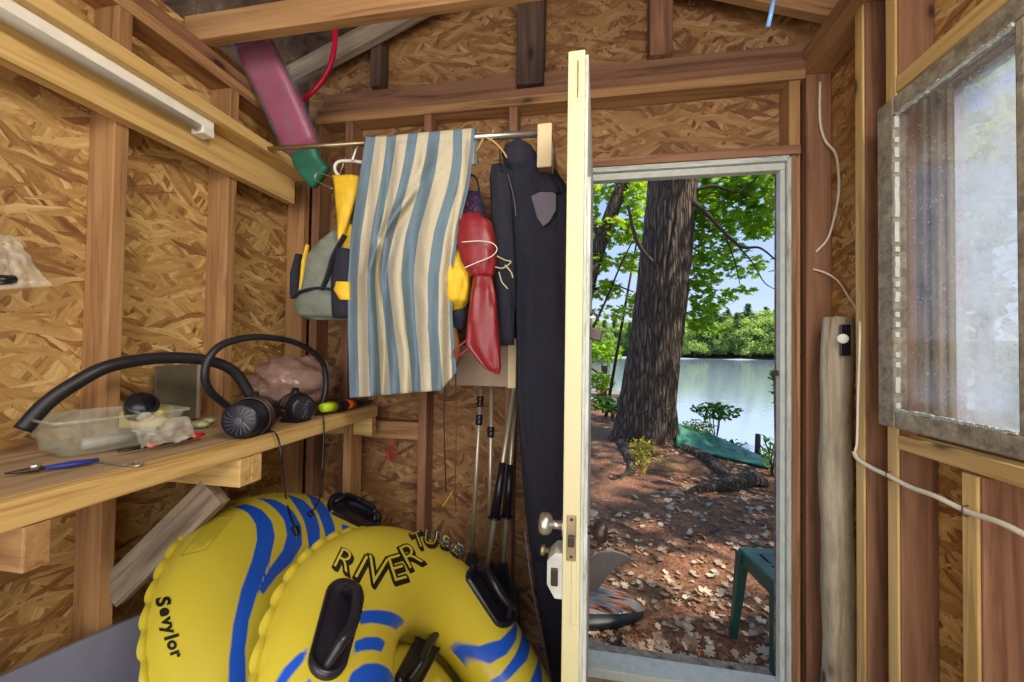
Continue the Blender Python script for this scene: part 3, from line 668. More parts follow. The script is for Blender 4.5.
loft([(172, 528, 548, 1.40, .02), (184, 530, 556, 1.39, .03), (194, 538, 562, 1.39, .025)], 20, .006, 12, 22).build('sleeve_cuff', M_CLOTH_BK, ws, True)
bj = thing('short_wetsuit', oy(502, 330, 1.42), 'narrow black wetsuit with pale piping on the wooden hanger', 'wetsuit')
loft([(166, 492, 506, 1.41, .02), (178, 490, 512, 1.41, .03), (220, 492, 514, 1.41, .035), (260, 494, 515, 1.42, .03), (300, 496, 515, 1.43, .025), (345, 498, 514, 1.44, .015)], 24, .006, 12, 25).build('suit_body', M_CLOTH_BK, bj, True)
m = MB(); m.tube(catmull(wirepath([(508, 174), (512, 190), (515, 205), (516, 216)], 1.368), 4), .006, 6, flat=.3); m.build('grey_piping', M_GREYS, bj, True)
m = MB(); m.tube(catmull(wirepath([(500, 150), (500, 160), (502, 172)], 1.375), 4), .006, 8, flat=.4); m.build('shoulder_strap', M_BLK, bj, True)
cl = MB(); cl.tube(catmull(wirepath([(497, 256), (505, 260), (511, 262), (503, 268), (495, 267)], 1.34), 5), .0025, 6)
cl.tube(catmull(wirepath([(505, 265), (511, 272), (513, 278)], 1.34), 5), .0028, 6); cl.tube(catmull(wirepath([(499, 272), (502, 282), (508, 289)], 1.34), 5), .0025, 6)
tag(cl.build('pull_cord', plain('pale_cord', srgb(190, 186, 140), .6), None, True), 'pale looped cords dangling in front of the narrow black wetsuit', 'cord')

# tall dark board behind the door --------------------------------------
def flatpoly(pts, Y, th, name, mat, parent=None, bevel=.006, lean=0):
    m = MB(); m.prism([oy(x, y, Y) for x, y in pts], (0, th, 0)); return m.build(name, mat, parent, False, bevel)
nb = thing('paddle_board', oy(560, 690, 1.60), 'tall dark navy paddle board standing upright behind the opened door', 'board')
pts = [(520, 185), (515, 240), (515, 330), (517, 400), (519, 450), (523, 500), (529, 550), (536, 600), (545, 650), (553, 690), (560, 722), (578, 722), (578, 185)]
flatpoly(pts, 1.52, .07, 'board_shell', M_NAVY, nb, .02)
m = MB(); m.tube(catmull([oy(x, y, 1.516) for x, y in ((525, 532), (531, 580), (541, 634), (550, 680))], 6), .003, 6); m.build('rail_scuff', plain('scuffed_edge', srgb(120, 116, 130), .6), nb, True)

# shelf box and paddles behind the coats -------------------------------
sb = thing('wall_box', oy(487, 387, 1.62), 'tan board box fixed on the back wall below the red vest', 'box')
a = oy(450, 345, 1.60); b = oy(508, 387, 1.60)
MB().b2((a.x, 1.60, b.z), (b.x, 1.735, a.z)).build('box_body', M_BOXB, sb, bevel=.003)
MB().b2((b.x, 1.585, b.z-.004), (b.x+.034, 1.60, a.z+.03)).build('rolled_edge', M_CREAM, sb, bevel=.004)
PD = []
def paddle(name, top, bot, Y0, Y1, r, collars, label, blade=True, sleeve=None):
    p0 = oy(*top, Y0); p1 = oy(*bot, Y1); p1z = p1; d = (p1-p0).normalized()
    t_ = thing(name, p1, label, 'paddle', None)
    MB().tube([p0, p1], r, 14).build('shaft', M_SHAFT, t_, True)
    L = (p1-p0).length
    for y in collars:
        f = (y-top[1])/(bot[1]-top[1]); c = p0.lerp(p1, f)
        MB().lathe(c-d*.022, d, [(0, r*1.25), (.004, r*1.7), (.018, r*1.7), (.022, r*1.3), (.026, r*1.7), (.040, r*1.7), (.044, r*1.2)], 14).build('clamp_collar', M_BLK, t_, True)
    if sleeve:
        f0 = (sleeve[0]-top[1])/(bot[1]-top[1]); f1 = (sleeve[1]-top[1])/(bot[1]-top[1])
        MB().tube([p0.lerp(p1, f0), p0.lerp(p1, f1)], [r*1.35, r*1.9], 14).build('grip_sleeve', M_BLK, t_, True)
        c = p0.lerp(p1, f1); MB().lathe(c-d*.003, d, [(0, r*2.6), (.006, r*2.6)], 18).build('drip_ring', M_BLK, t_, True)
    if blade:
        side = Vector((1, 0, 0)); e = p1
        m = MB(); prof = [(0, .014), (.05, .03), (.12, .07), (.22, .085), (.32, .082), (.38, .06), (.40, .02)]
        prof = [(s_, w_) for s_, w_ in prof if e.z+d.z*s_ > .005]
        vs = [e+d*s_-side*w_ for s_, w_ in prof]+[e+d*s_+side*w_ for s_, w_ in reversed(prof)]
        m.prism(vs, (0, .012, 0)); m.build('blade', M_BLK, t_, bevel=.004)
    return t_
paddle('paddle', (481, 386), (472, 552), 1.66, 1.60, .0088, [402, 421], 'leftmost aluminium paddle shaft with two black collars on the back wall')
paddle('paddle', (491.5, 386), (489, 560), 1.66, 1.62, .0088, [433], 'second aluminium paddle shaft from the left with one black collar')
paddle('paddle', (514, 388), (487, 568), 1.60, 1.50, .0100, [], 'slanted aluminium paddle with black sleeve crossing in front beside the navy board', True, (465, 520))
paddle('paddle', (516, 388), (503, 562), 1.66, 1.60, .0100, [], 'upright aluminium paddle behind the slanted one beside the navy board', True, (466, 518))
cable('dark_cord', [oy(445, 385, 1.60), oy(444, 420, 1.6), oy(445, 460, 1.6), oy(446, 492, 1.6)], .0025, M_BLK, 'thin dark cord hanging below the towel with a yellow tag near its end', 'cord')
cable('hanging_string', [oy(455, 360, 1.58), oy(456, 400, 1.6), oy(456, 450, 1.6), oy(455, 490, 1.6), oy(456, 512, 1.6)], .0022, plain('red_brown_cord', srgb(120, 52, 36), .7), 'thin red-brown cord hanging right of the dark cord', 'cord')
m = MB(); m.tube([oy(452, 492, 1.59), oy(443, 506, 1.59)], .006, 8, flat=.5); tag(m.build('yellow_tag', M_YEL, None), 'small yellow clip tag at the foot of the dark cord', 'tag')
m = MB(); m.tube(catmull([oy(x, y, 1.78) for x, y in ((391, 434), (394, 445), (393, 458), (388, 458), (389, 446))], 5), .004, 8)
tag(m.build('red_hook', M_REDP, None, True), 'small red hook hanging on the back wall right of the bench end', 'hook')
# ============================================================ WORKBENCH
BZ, BX = 1.04, -.92
wbn = thing('workbench', (-1.1, .9, .0), 'long wooden workbench with pine front edge built along the left wall', 'workbench')
lbox('bench_top', (XL+.002, -.6, BZ-.020), (BX-.036, 1.735, BZ-.001), W_BENCH, wbn)
lbox('front_edge', (BX-.035, -.6, BZ-.048), (BX, 1.70, BZ), W_YEL, wbn)
def cross(y0, mat1=W_BROWN): 
    lbox('support', (XLI+.001, y0, BZ-.142), (BX-.005, y0+.038, BZ-.050), mat1, wbn)
for px in (40, 246, 374):
    y_ = ox(px, 470, BX).y-(.016 if px < 300 else .02); lbox('support', (XLI+.001, y_, BZ-.128), (BX-.004, y_+.038, BZ-.050), W_STUD if px < 100 else W_YEL, wbn)
    if 100 < px < 300: lbox('support_block', (BX-.10, y_+.039, BZ-.128), (BX-.004, y_+.077, BZ-.050), W_YEL, wbn)
p0 = oy(113, 592, .955); p1 = oy(216, 490, .985)
beam('brace', p0, p1, .038, .088, W_GREY, wbn, face=(0, 0, 1))
lbox('leg', (-1.05, 1.64, 0.001), (-1.012, 1.73, BZ-.05), W_STUD, wbn)

def on(x, y, dz=0): v = oz(x, y, BZ); v.z += dz; return v
# clear tub
tb = thing('plastic_tub', on(95, 455), 'clear rectangular plastic tub with parts inside on the workbench', 'tub')
a = on(70, 461); b = on(12, 447); c = on(181, 443)   # front-left-ish corner, etc
fr0 = on(60, 461); fr1 = on(182, 440); dirx = (fr1-fr0).normalized(); diry = Vector((-dirx.y, dirx.x, 0)); 
if diry.x > 0: diry = -diry
Lb = (fr1-fr0).length; Wb = .17
def tubring(z, g_, r=.02):
    pts = []
    for cx, cy, a0 in ((Lb+g_-r, -g_+r, -90), (Lb+g_-r, Wb+g_-r, 0), (-g_+r, Wb+g_-r, 90), (-g_+r, -g_+r, 180)):
        for k in range(5): t_ = R(a0+k*22.5); pts.append(fr0+dirx*(cx+r*math.cos(t_))+diry*(cy+r*math.sin(t_))+Vector((0, 0, z)))
    return pts
rings = [tubring(.002, -.018), tubring(.004, -.012), tubring(.035, -.006), tubring(.038, 0.0), tubring(.080, .006), tubring(.081, .016), tubring(.087, .017)]
m = MB(); n = 20; vs = [p for r_ in rings for p in r_]; fs = [tuple(range(n))]
for i in range(len(rings)-1):
    for k in range(n): fs.append((i*n+k, i*n+(k+1) % n, (i+1)*n+(k+1) % n, (i+1)*n+k))
m.add(vs, fs).build('tub_body', M_TUB, tb, True, solid=.0025)
def tl(u, v, z): return fr0+dirx*(Lb*u)+diry*(Wb*v)+Vector((0, 0, z))
m = MB(); m.tube([tl(.22, .3, .020), tl(.62, .3, .020)], .013, 12); tag(m.build('clear_bottle', plain('bottle_grey', srgb(190, 190, 186), .3), None, True), 'grey plastic bottle lying inside the clear tub', 'bottle')
m = MB(); m.tube([tl(.66, .6, .016), tl(.95, .55, .016)], .012, 12); tag(m.build('grey_tube', plain('tube_grey', srgb(120, 122, 122), .4), None, True), 'short grey tube lying at the far end inside the tub', 'tube')
m = MB(); cc = tl(.80, .62, .088); d_ = Vector((.7, -.3, .62)).normalized(); m.lathe(cc-d_*.03, d_, [(-.02, .030), (.03, .031), (.031, .037), (.048, .037), (.050, .034), (.051, .028), (.020, .026), (.0195, 0)], 28)
tag(m.build('black_cap', M_BLK, None, True), 'black threaded cap resting on the rim of the clear tub', 'cap')
m = MB(); m.box(tl(.90, .72, .055), (.10, .07, .05), Matrix.Rotation(.5, 3, 'Z')); tag(m.build('yellow_packet', plain('dull_yellow_card', srgb(188, 172, 96), .7), None, bevel=.008), 'dull yellow packet behind the black cap in the tub', 'packet')
# big black hose
m = MB(); hp = catmull([ox(22, 430, -1.25), ox(46, 404, -1.24), ox(74, 384, -1.22), ox(110, 366, -1.20), ox(160, 358, -1.18), ox(205, 360, -1.15), ox(232, 370, -1.12), ox(246, 388, -1.10), ox(256, 408, -1.08)], 8)
m.tube(hp, .0165, 16); tag(m.build('vacuum_hose', M_BLKR, None, True), 'thick black hose arching along the wall behind the clear tub', 'hose')
gp = thing('metal_flashing', ox(176, 410, -1.29), 'dull grey metal sheet standing between studs behind the thick hose', 'sheet')
a = ox(156, 366, -1.33); b = ox(198, 412, -1.33); MB().b2((-1.335, a.y, 1.045), (-1.327, b.y, a.z)).build('sheet', plain('dull_zinc', srgb(112, 104, 86), .5, .3, .2, 9), gp, bevel=.001)
par_ = lbox('folded_edge', (-1.336, b.y-.01, 1.045), (-1.318, b.y, a.z), W_GREY, gp)
# air pumps
def pump(name, cpx, L_, r_, face_px, label, Zc):
    c = on(*cpx, Zc); axd = (on(*face_px)-on(*cpx)); axd.z = 0; axd.normalize()
    t_ = thing(name, (c.x, c.y, BZ), label, 'air pump')
    MB().lathe(c-axd*L_*.5, axd, [(0, r_*.6), (.006, r_*.85), (.014, r_), (L_*.45, r_), (L_*.47, r_*1.06), (L_*.55, r_*1.06), (L_*.57, r_*.98), (L_-.012, r_*.98), (L_-.004, r_*.9), (L_, r_*.8), (L_+.001, .001)], 30).build('motor_housing', M_BLK, t_, True)
    f = c+axd*(L_*.5+.001); s = axd.cross(Vector((0, 0, 1))).normalized(); u_ = Vector((0, 0, 1))
    m = MB()
    for k in range(18):
        a = 2*PI*k/18; d1 = s*math.cos(a)+u_*math.sin(a); d2 = s*math.cos(a+.35)+u_*math.sin(a+.35)
        m.tube([f+d1*r_*.22, f+d2*r_*.72], .0013, 5)
    m.lathe(f, axd, [(0, r_*.2), (.003, r_*.2), (.0035, 0)], 16); m.build('fan_grille', plain('grille_grey', srgb(62, 62, 78), .35), t_)
    m = MB()
    for k in range(3): m.tube([c+axd*(L_*.12-k*.012)+(s*math.cos(a)+u_*math.sin(a))*(r_*1.09) for a in [2*PI*i/28 for i in range(29)]], .0032, 6)
    m.build('wound_cord', M_DKMETAL, t_, True)
    MB().box((c.x, c.y, BZ+.006), (.07, .07, .012)).build('foot', M_BLK, t_, bevel=.003)
    MB().lathe(c+u_*r_*.8-axd*.01, u_, [(0, .014), (.02, .014), (.021, .011), (.03, .011)], 14).build('hose_port', M_BLK, t_, True)
    return c, axd
P1 = pump('air_pump', (252, 434), .165, .052, (228, 445), 'black electric air pump with round fan grille at the front of the workbench', .052)
P2 = pump('air_pump', (296, 421), .10, .046, (312, 424), 'smaller black motor unit standing behind the front air pump', .048)
hl = [(233, 410), (222, 402), (211, 392), (205, 378), (208, 360), (220, 346), (240, 339), (262, 337), (290, 341), (310, 350), (323, 364), (326, 385), (322, 405), (317, 415)]
m = MB(); m.tube(catmull([ox(x, y, -1.06+.06*i/13) for i, (x, y) in enumerate(hl)], 8), .0105, 14)
tag(m.build('pump_hose', M_BLKR, None, True), 'thinner black hose looping high above the two air pumps', 'hose')
# crumpled clear bags
def crumple(name, c, d, mat, label, seed, cat='bag', amp=.35, parent=None):
    m = MB(); m.ell((0, 0, 0), (1, 1, 1), None, 40, 26); vs = []
    for p in m.v:
        p = Vector(p); n_ = noise.hetero_terrain(p*2.1+Vector((seed, 0, 0)), 1, 2, 4, .3)*.35+abs(fbm(p, 1.7, seed))*1.1
        if amp > .5: n_ = .25+1.1*abs(math.sin(6*p.z+4*p.x+3.2*fbm(p, 1.1, seed)))*.5+.3*n_
        q = p*(1-.25+min(amp, .45)*n_); vs.append(Vector((q.x*d[0], q.y*d[1], max(-d[2]*.8, q.z*d[2])))+Vector(c))
    m.v = [tuple(x) for x in vs]; o = m.build(name, mat, parent, True)
    if label: tag(o, label, cat)
    return o
cb = on(300, 408); crumple('plastic_bag', ox(290, 378, -1.16)+Vector((0, .05, -.02)), (.12, .19, .10), M_BAG2, 'crumpled brownish clear plastic bag heaped behind the pumps', 3.1, 'bag', .55)
# zip bag in front of the tub
zb = thing('zip_bag', on(166, 447), 'small clear zip bag lying against the front of the tub', 'bag')
m = MB(); vs = []; fs = []; NN = 24
cs = [ox(131, 421, -1.04), ox(189, 418, -1.04), ox(196, 438, -1.00), ox(142, 448, -1.00)]
for j in range(NN+1):
    for i in range(NN+1):
        u, v = i/NN, j/NN; p = cs[0].lerp(cs[1], u).lerp(cs[3].lerp(cs[2], u), v); p.z += .012*fbm((u*3, v*3, 0), 1.2, 4); p.x += .012*fbm((u*3, v*3, 5), 1.4); vs.append(p)
for j in range(NN):
    for i in range(NN): a = j*(NN+1)+i; fs.append((a, a+1, a+NN+2, a+NN+1))
m.add(vs, fs).build('film', M_BAG, zb, True, solid=.004)
m = MB(); m.box(cs[0].lerp(cs[1], .22)+Vector((0, 0, .006)), (.02, .02, .018), Matrix.Rotation(.7, 3, 'X')); m.build('folded_corner', M_BAG, zb)
m = MB(); m.ell(on(200, 428, .012), (.03, .022, .012)); m.ell(on(208, 424, .01), (.02, .02, .01)); tag(m.build('foil_packet', plain('green_white_wrapper', srgb(190, 196, 150), .5, 0, .35, 60), None, True), 'small crumpled green and white wrapper beside the zip bag', 'wrapper')
# red and black tool
def bar(pts, r, mat, name, parent, seg=10, flat=.6): return MB().tube([Vector(p) for p in pts], r, seg, flat=flat).build(name, mat, parent, True)
rt = thing('folding_saw', on(158, 450), 'red and black handled cutter lying at the bench edge', 'tool')
A, B = on(118, 457, .012), on(203, 440, .016); L_ = lambda t_: A.lerp(B, t_)
bar([L_(0), L_(.12), L_(.30)], [.004, .007, .009], M_DKMETAL, 'jaw', rt); bar([L_(.28), L_(.42)], [.010, .011], M_REDP, 'front_collar', rt)
bar([L_(.42), L_(.6), L_(.82)], [.011, .012, .011], M_BLK, 'handle', rt); bar([L_(.82), L_(.92), L_(1.0)], [.0115, .012, .008], M_REDP, 'handle_end', rt)
pl = thing('pliers', on(55, 474), 'blue-handled pliers lying at the left front of the workbench', 'pliers')
A, B = on(4, 478, .008), on(104, 463, .008)
bar([L_(0), L_(.15), L_(.30), L_(.38)], [.003, .007, .009, .006], M_DKMETAL, 'jaws', pl); MB().lathe(L_(.28)+Vector((0, 0, .002)), Vector((0, 0, 1)), [(0, .009), (.008, .009), (.009, .006)], 14).build('pivot', M_STEEL, pl, True)
off = Vector((.012, .004, 0)); bar([L_(.36), L_(.6)+off*.4, L_(.84)+off*.5], [.006, .008, .006], M_BLUE, 'handle', pl); bar([L_(.36), L_(.7)-off, L_(1.0)-off*.8], [.006, .008, .006], M_BLUE, 'handle', pl)
m = MB(); m.tube(catmull([on(x, y, .004) for x, y in ((92, 463), (105, 464), (118, 466), (126, 467), (136, 464), (143, 466), (136, 468), (126, 467))], 4), .0022, 6); tag(m.build('metal_clip', M_STEEL, None, True), 'small bent steel clip on the bench right of the pliers', 'clip')
crumple('crumpled_tissue', on(3, 446, .02), (.022, .025, .026), M_WHITEP, 'crumpled white tissue at the left end of the workbench', 8, 'tissue')
# lime / orange tool
lt = thing('multi_tool', on(337, 412), 'dark cordless tool with lime and orange ends at the far end of the bench', 'tool')
A, B = ox(322, 408, -.97), ox(366, 402, -.97)
bar([L_(0), L_(.22)], [.018, .023], M_LIME, 'lime_end', lt, 16, .9); bar([L_(.22), L_(.5)], [.022, .022], M_BLK, 'body', lt, 16, .9); bar([L_(.48), L_(.66)], [.0225, .021], M_ORANGE, 'orange_collar', lt, 16, .9); bar([L_(.66), L_(.9), L_(1.15)], [.018, .012, .008], M_BLK, 'nose', lt, 14, .9)
# bag hanging on the left wall
hb = thing('parts_bag', ox(20, 290, -1.30), 'clear plastic bag with a black part inside hanging on the left wall', 'bag')
m = MB(); vs = []; fs = []
top = [ox(-30, 226, -1.33), ox(14, 238, -1.33)]; bot = [ox(-30, 292, -1.30), ox(49, 286, -1.29)]
for j in range(NN+1):
    for i in range(NN+1):
        u, v = i/NN, j/NN; p = top[0].lerp(top[1], u).lerp(bot[0].lerp(bot[1], u), v); p.x += .018*abs(fbm((u*4, v*3, 0), 1.3, 9)); vs.append(p)
for j in range(NN):
    for i in range(NN): a = j*(NN+1)+i; fs.append((a, a+1, a+NN+2, a+NN+1))
m.add(vs, fs).build('film', M_BAG, hb, True, solid=.006)
m = MB(); m.tube([ox(-6, 280, -1.30), ox(14, 280, -1.30)], .012, 12); m.build('black_part', M_BLK, hb, True)
m = MB(); m.tube([ox(8, 236, -1.33), ox(22, 241, -1.32)], .012, 6, flat=.3); m.build('bag_tab', M_BAG, hb)
# blue-grey panel against left wall
a = ox(0, 677, -1.29); b = ox(140, 618, -1.29)
m = MB(); m.prism([(-1.27, -.3, .02), (-1.27, 1.28, .02), (-1.30, 1.28, .455), (-1.30, .711, .547), (-1.30, -.3, .60)], (.012, 0, 0))
tag(m.build('sheet_panel', M_PANEL, None, bevel=.001), 'blue-grey sheet panel leaning on the left wall below the workbench', 'panel')

# ============================================================ RIVER TUBES
class Tor:
    def __init__(s, c, az, el, Ro, a, b, dth=0, u0=0):
        s.c = Vector((c[0], c[1], c[2]+EYE)); s.n = Vector((math.sin(az)*math.cos(el), -math.cos(az)*math.cos(el), math.sin(el)))
        s.e1 = Vector((math.cos(az), math.sin(az), 0)); s.e2 = s.n.cross(s.e1); s.Ro, s.a, s.b, s.d, s.u0 = Ro, a, b, dth, u0
    def pars(s, U): a = s.a+s.d*(.5+.5*math.cos(U-s.u0)); return a, s.Ro-a
    def local(s, U, V):
        a, r0 = s.pars(U); cv = math.cos(V); sv = math.sin(V)
        pk = math.exp(-(max(0, 1-cv)*9)); puck = 1-.018*pk*abs(math.sin(U*25))
        rad = r0+a*cv; h = s.b*sv*puck
        return Vector((rad*math.cos(U), rad*math.sin(U), h))
    def world(s, l): return s.c+s.e1*l.x+s.e2*l.y+s.n*l.z
    def hit(s, px, py, off=0.0):
        d = ray(px, py).normalized(); best = None
        def g(p):
            q = p-s.c; x, y, z = q.dot(s.e1), q.dot(s.e2), q.dot(s.n); rad = math.hypot(x, y); U = math.atan2(y, x); a, r0 = s.pars(U)
            return ((rad-r0)/a)**2+(abs(z)/s.b)**2-1
        t_ = .25; prev = g(E0+d*t_); lo_v = (prev, t_)
        while t_ < 2.5:
            t_ += .004; v = g(E0+d*t_)
            if v < 0:
                lo, hi = t_-.004, t_
                for _ in range(18):
                    mid = (lo+hi)/2
                    if g(E0+d*mid) < 0: hi = mid
                    else: lo = mid
                t_ = hi; break
            if v < lo_v[0]: lo_v = (v, t_)
        else: t_ = lo_v[1]
        p = E0+d*t_; e = 1e-4; gr = Vector((g(p+Vector((e, 0, 0)))-g(p), g(p+Vector((0, e, 0)))-g(p), g(p+Vector((0, 0, e)))-g(p))).normalized()
        return p+gr*off, gr
    def uvl(s, p): q = p-s.c; return (q.dot(s.e1), q.dot(s.e2))
TA = Tor((-.758, 1.167, -.865), 1.756, .845, .512, .173, .103)
TB = Tor((-.291, .889, -.831), 1.752, .749, .483, .131, .098, .012, .8)
def sd_poly(px, py, poly):
    n = len(poly); d = np.full(px.shape, 1e9); ins = np.zeros(px.shape, bool)
    for i in range(n):
        ax_, ay = poly[i]; bx, by = poly[(i+1) % n]; ex, ey = bx-ax_, by-ay; wx, wy = px-ax_, py-ay
        t_ = np.clip((wx*ex+wy*ey)/(ex*ex+ey*ey+1e-12), 0, 1); d = np.minimum(d, np.hypot(wx-ex*t_, wy-ey*t_))
        c_ = (ay > py) != (by > py)
        with np.errstate(divide='ignore', invalid='ignore'): xi = (bx-ax_)*(py-ay)/(by-ay)+ax_
        ins ^= c_ & (px < xi)
    return np.where(ins, -d, d)
t = NT('yellow_tube_vinyl'); at = t.n('ShaderNodeAttribute', attribute_name='stripe'); n_ = t.noise(t.coords(rand=False), 3, 3, .5)
sf = t.ramp(at.outputs['Fac'], [(.497, (1, 1, 1, 1)), (.503, (0, 0, 0, 1))]); yb_ = t.ramp(n_, [(.3, srgb(192, 176, 50)), (.7, srgb(208, 191, 66))])
t.set(Base_Color=t.mix(sf, yb_, srgb(24, 84, 196)), Roughness=.38, Specular_IOR_Level=.45); M_VINYL = t.m
def make_tube(T, name, label, stripes):
    root = thing(name, T.c-Vector((0, 0, .4)), label, 'inflatable tube', 'yellow river tubes under the bench')
    NU, NV = 400, 120; vs = []; fs = []; lx = []; ly = []; lz = []
    for i in range(NU):
        for j in range(NV):
            l = T.local(2*PI*i/NU, 2*PI*j/NV); vs.append(T.world(l)); lx.append(l.x); ly.append(l.y); lz.append(l.z)
    for i in range(NU):
        for j in range(NV): fs.append((i*NV+j, ((i+1) % NU)*NV+j, ((i+1) % NU)*NV+(j+1) % NV, i*NV+(j+1) % NV))
    lx = np.array(lx); ly = np.array(ly); lz = np.array(lz); sd = np.full(lx.shape, 1.0)
    for st in stripes:
        poly = [T.uvl(T.hit(x, y)[0]) for x, y in st]; sd = np.minimum(sd, sd_poly(lx, ly, poly))
    sd = np.where(lz > -.02, sd, 1.0)
    o3 = T.c; me = bpy.data.meshes.new('tube_body'); me.from_pydata([tuple(p-o3) for p in vs], [], fs); me.materials.append(M_VINYL)
    at_ = me.attributes.new('stripe', 'FLOAT', 'POINT'); at_.data.foreach_set('value', np.clip(.5+sd*2.0, 0, 1).astype(np.float32))
    me.polygons.foreach_set('use_smooth', [True]*len(me.polygons)); me.update()
    o = bpy.data.objects.new('tube_body', me); COL.objects.link(o); o.location = o3; par(o, root)
    # scalloped seam flange
    m = MB(); vs = []; fs = []; K = 500
    for i in range(K):
        U = 2*PI*i/K; s_ = abs(math.sin(U*25)); r_out = T.Ro+.010+.006*s_; zz = .004*math.sin(U*50)
        for rr, z in ((T.Ro-.006, .0015), (r_out, .0015+zz), (r_out, -.0015+zz), (T.Ro-.006, -.0015)): vs.append(T.world(Vector((rr*math.cos(U), rr*math.sin(U), z))))
    for i in range(K):
        for k in range(4): a = i*4; b = ((i+1) % K)*4; fs.append((a+k, b+k, b+(k+1) % 4, a+(k+1) % 4))
    m.add(vs, fs).build('seam_flange', M_YVIN, root, True)
    return root
M_YVIN = plain('yellow_vinyl_plain', srgb(200, 183, 58), .38, 0, .05, 3)
def handle(T, p0, p1, wpx, root, gripside=8):
    """black handle plate conforming to the tube, with a raised ribbed grip."""
    x0, y0 = p0; x1, y1 = p1; L = math.hypot(x1-x0, y1-y0); ux, uy = (x1-x0)/L, (y1-y0)/L; vx, vy = -uy, ux; r_ = wpx/2
    m = MB(); NR = 6; NA = 40; vs = []; fs = []
    def P(sx_, sy_, off): return T.hit(x0+ux*sx_+vx*sy_, y0+uy*sx_+vy*sy_, off)[0]
    outl = []
    for k in range(NA):
        a = 2*PI*k/NA; c_, s_ = math.cos(a), math.sin(a); cx = r_ if c_ < 0 else L-r_; outl.append((cx+c_*r_, s_*r_))
    for f_, off in ((0, .004), (.35, .004), (.7, .005), (.82, .006), (.86, .013), (.93, .014), (1.0, .011), (1.01, .0)):
        for sx_, sy_ in outl: vs.append(P(L/2+(sx_-L/2)*f_, sy_*f_, off))
    for i in range(7):
        for k in range(NA): fs.append((i*NA+k, i*NA+(k+1) % NA, (i+1)*NA+(k+1) % NA, (i+1)*NA+k))
    b_ = m.add(vs, fs).build('handle_plate', M_BLK, root, True)
    m = MB(); pts = []; gs = r_*.42*(gripside/8)
    for k in range(25):
        t_ = k/24; off = .004+.038*min(1, math.sin(PI*t_)*2.2); pts.append(P(r_*.55+(L-r_*1.1)*t_, gs*math.sin(PI*t_), off))
    rs = [.010+.0012*(k % 2)*(4 < k < 20) for k in range(25)]; m.tube(pts, rs, 12); m.build('grip', M_BLK, b_, True)
    return b_
def letters(T, spec, root, matb, maty=None, name='lettering'):
    """spec: (char, px, py, height px, angle deg clockwise, x-stretch, bold)"""
    def put(ch, cx, cy, h, ang, xs, bold, off, mat, nm, dx=0, dy=0):
        cu = bpy.data.curves.new('t', 'FONT'); cu.body = ch; cu.align_x = 'CENTER'; cu.align_y = 'CENTER'; cu.size = 1; cu.offset = bold; cu.resolution_u = 5
        ob = bpy.data.objects.new('t', cu); dg = bpy.context.evaluated_depsgraph_get(); COL.objects.link(ob); dg.update(); me = bpy.data.meshes.new_from_object(ob.evaluated_get(dg))
        bpy.data.objects.remove(ob); bm = bmesh.new(); bm.from_mesh(me)
        for ax_ in range(2):
            for k in range(-8, 9):
                co = [0, 0, 0]; no = [0, 0, 0]; co[ax_] = k*.09; no[ax_] = 1
                bmesh.ops.bisect_plane(bm, geom=bm.verts[:]+bm.edges[:]+bm.faces[:], plane_co=co, plane_no=no)
        bmesh.ops.triangulate(bm, faces=bm.faces)
        a = R(ang); ca, sa = math.cos(a), math.sin(a); S_ = h/.72
        for v in bm.verts:
            x, y = v.co.x*S_*xs, -v.co.y*S_; X = cx+dx+x*ca-y*sa; Y = cy+dy+x*sa+y*ca; v.co = T.hit(X, Y, off)[0]
        m = MB(); m.v = [tuple(v.co) for v in bm.verts]; m.f = [tuple(v.index for v in f.verts) for f in bm.faces]; m.mi = [0]*len(m.f); bm.verts.index_update(); bm.free()
        return m
    mb = MB(); my = MB()
    for ch, cx, cy, h, ang, xs, bold in spec:
        if maty:
            for k in range(4):
                m = put(ch, cx, cy, h, ang, xs, bold+.035, .0015, None, '', dx=k*.7-.2, dy=k*1.0-.1); mb.add(m.v, m.f)
            m = put(ch, cx, cy, h, ang, xs, bold-.012, .0032, None, ''); my.add(m.v, m.f)
        else:
            m = put(ch, cx, cy, h, ang, xs, bold, .002, None, ''); mb.add(m.v, m.f)
    o = mb.build(name, matb, root)
    if maty: my.build(name+'_face', maty, o)
    return o
M_INK = plain('black_ink', srgb(24, 24, 22), .5)
# tube A, leaning under the bench end
sA = [
 [(232, 507), (246, 504), (262, 510), (272, 522), (275, 537), (270, 560), (258, 590), (249, 620), (245, 650), (246, 690), (228, 690), (229, 660), (233, 625), (241, 590), (252, 560), (257, 540), (256, 525), (248, 513)],
 [(255, 498), (275, 500), (292, 510), (301, 526), (302, 545), (292, 562), (276, 577), (262, 596), (259, 588), (270, 568), (283, 550), (287, 535), (284, 520), (274, 508)],
 [(284, 494), (303, 500), (315, 513), (320, 530), (318, 552), (309, 560), (308, 540), (304, 521), (296, 507)],
 [(304, 492), (320, 500), (330, 514), (335, 528), (335, 544), (326, 548), (325, 534), (320, 518), (312, 504)],
 [(341, 524), (349, 526), (352, 538), (344, 540)], [(357, 529), (365, 530), (364, 533), (358, 532)]]
ra = make_tube(TA, 'river_tube', 'yellow inflatable river tube with blue stripes at the back, half under the workbench', sA)
handle(TA, (328, 501), (379, 525), 21, ra, -6)
letters(TA, [('S', 163, 602, 14, 80, 1.0, .04), ('e', 166, 612, 12.5, 78, 1.0, .04), ('v', 168, 621.5, 12.5, 76, 1.0, .04), ('y', 170, 629.5, 12.5, 74, 1.0, .04), ('l', 171, 637.5, 14, 73, 1.0, .04), ('o', 173.5, 645, 12.5, 71, 1.0, .04), ('r', 176.5, 654, 12.5, 70, 1.0, .04)], ra, M_INK, None, 'maker_lettering')
m = MB()
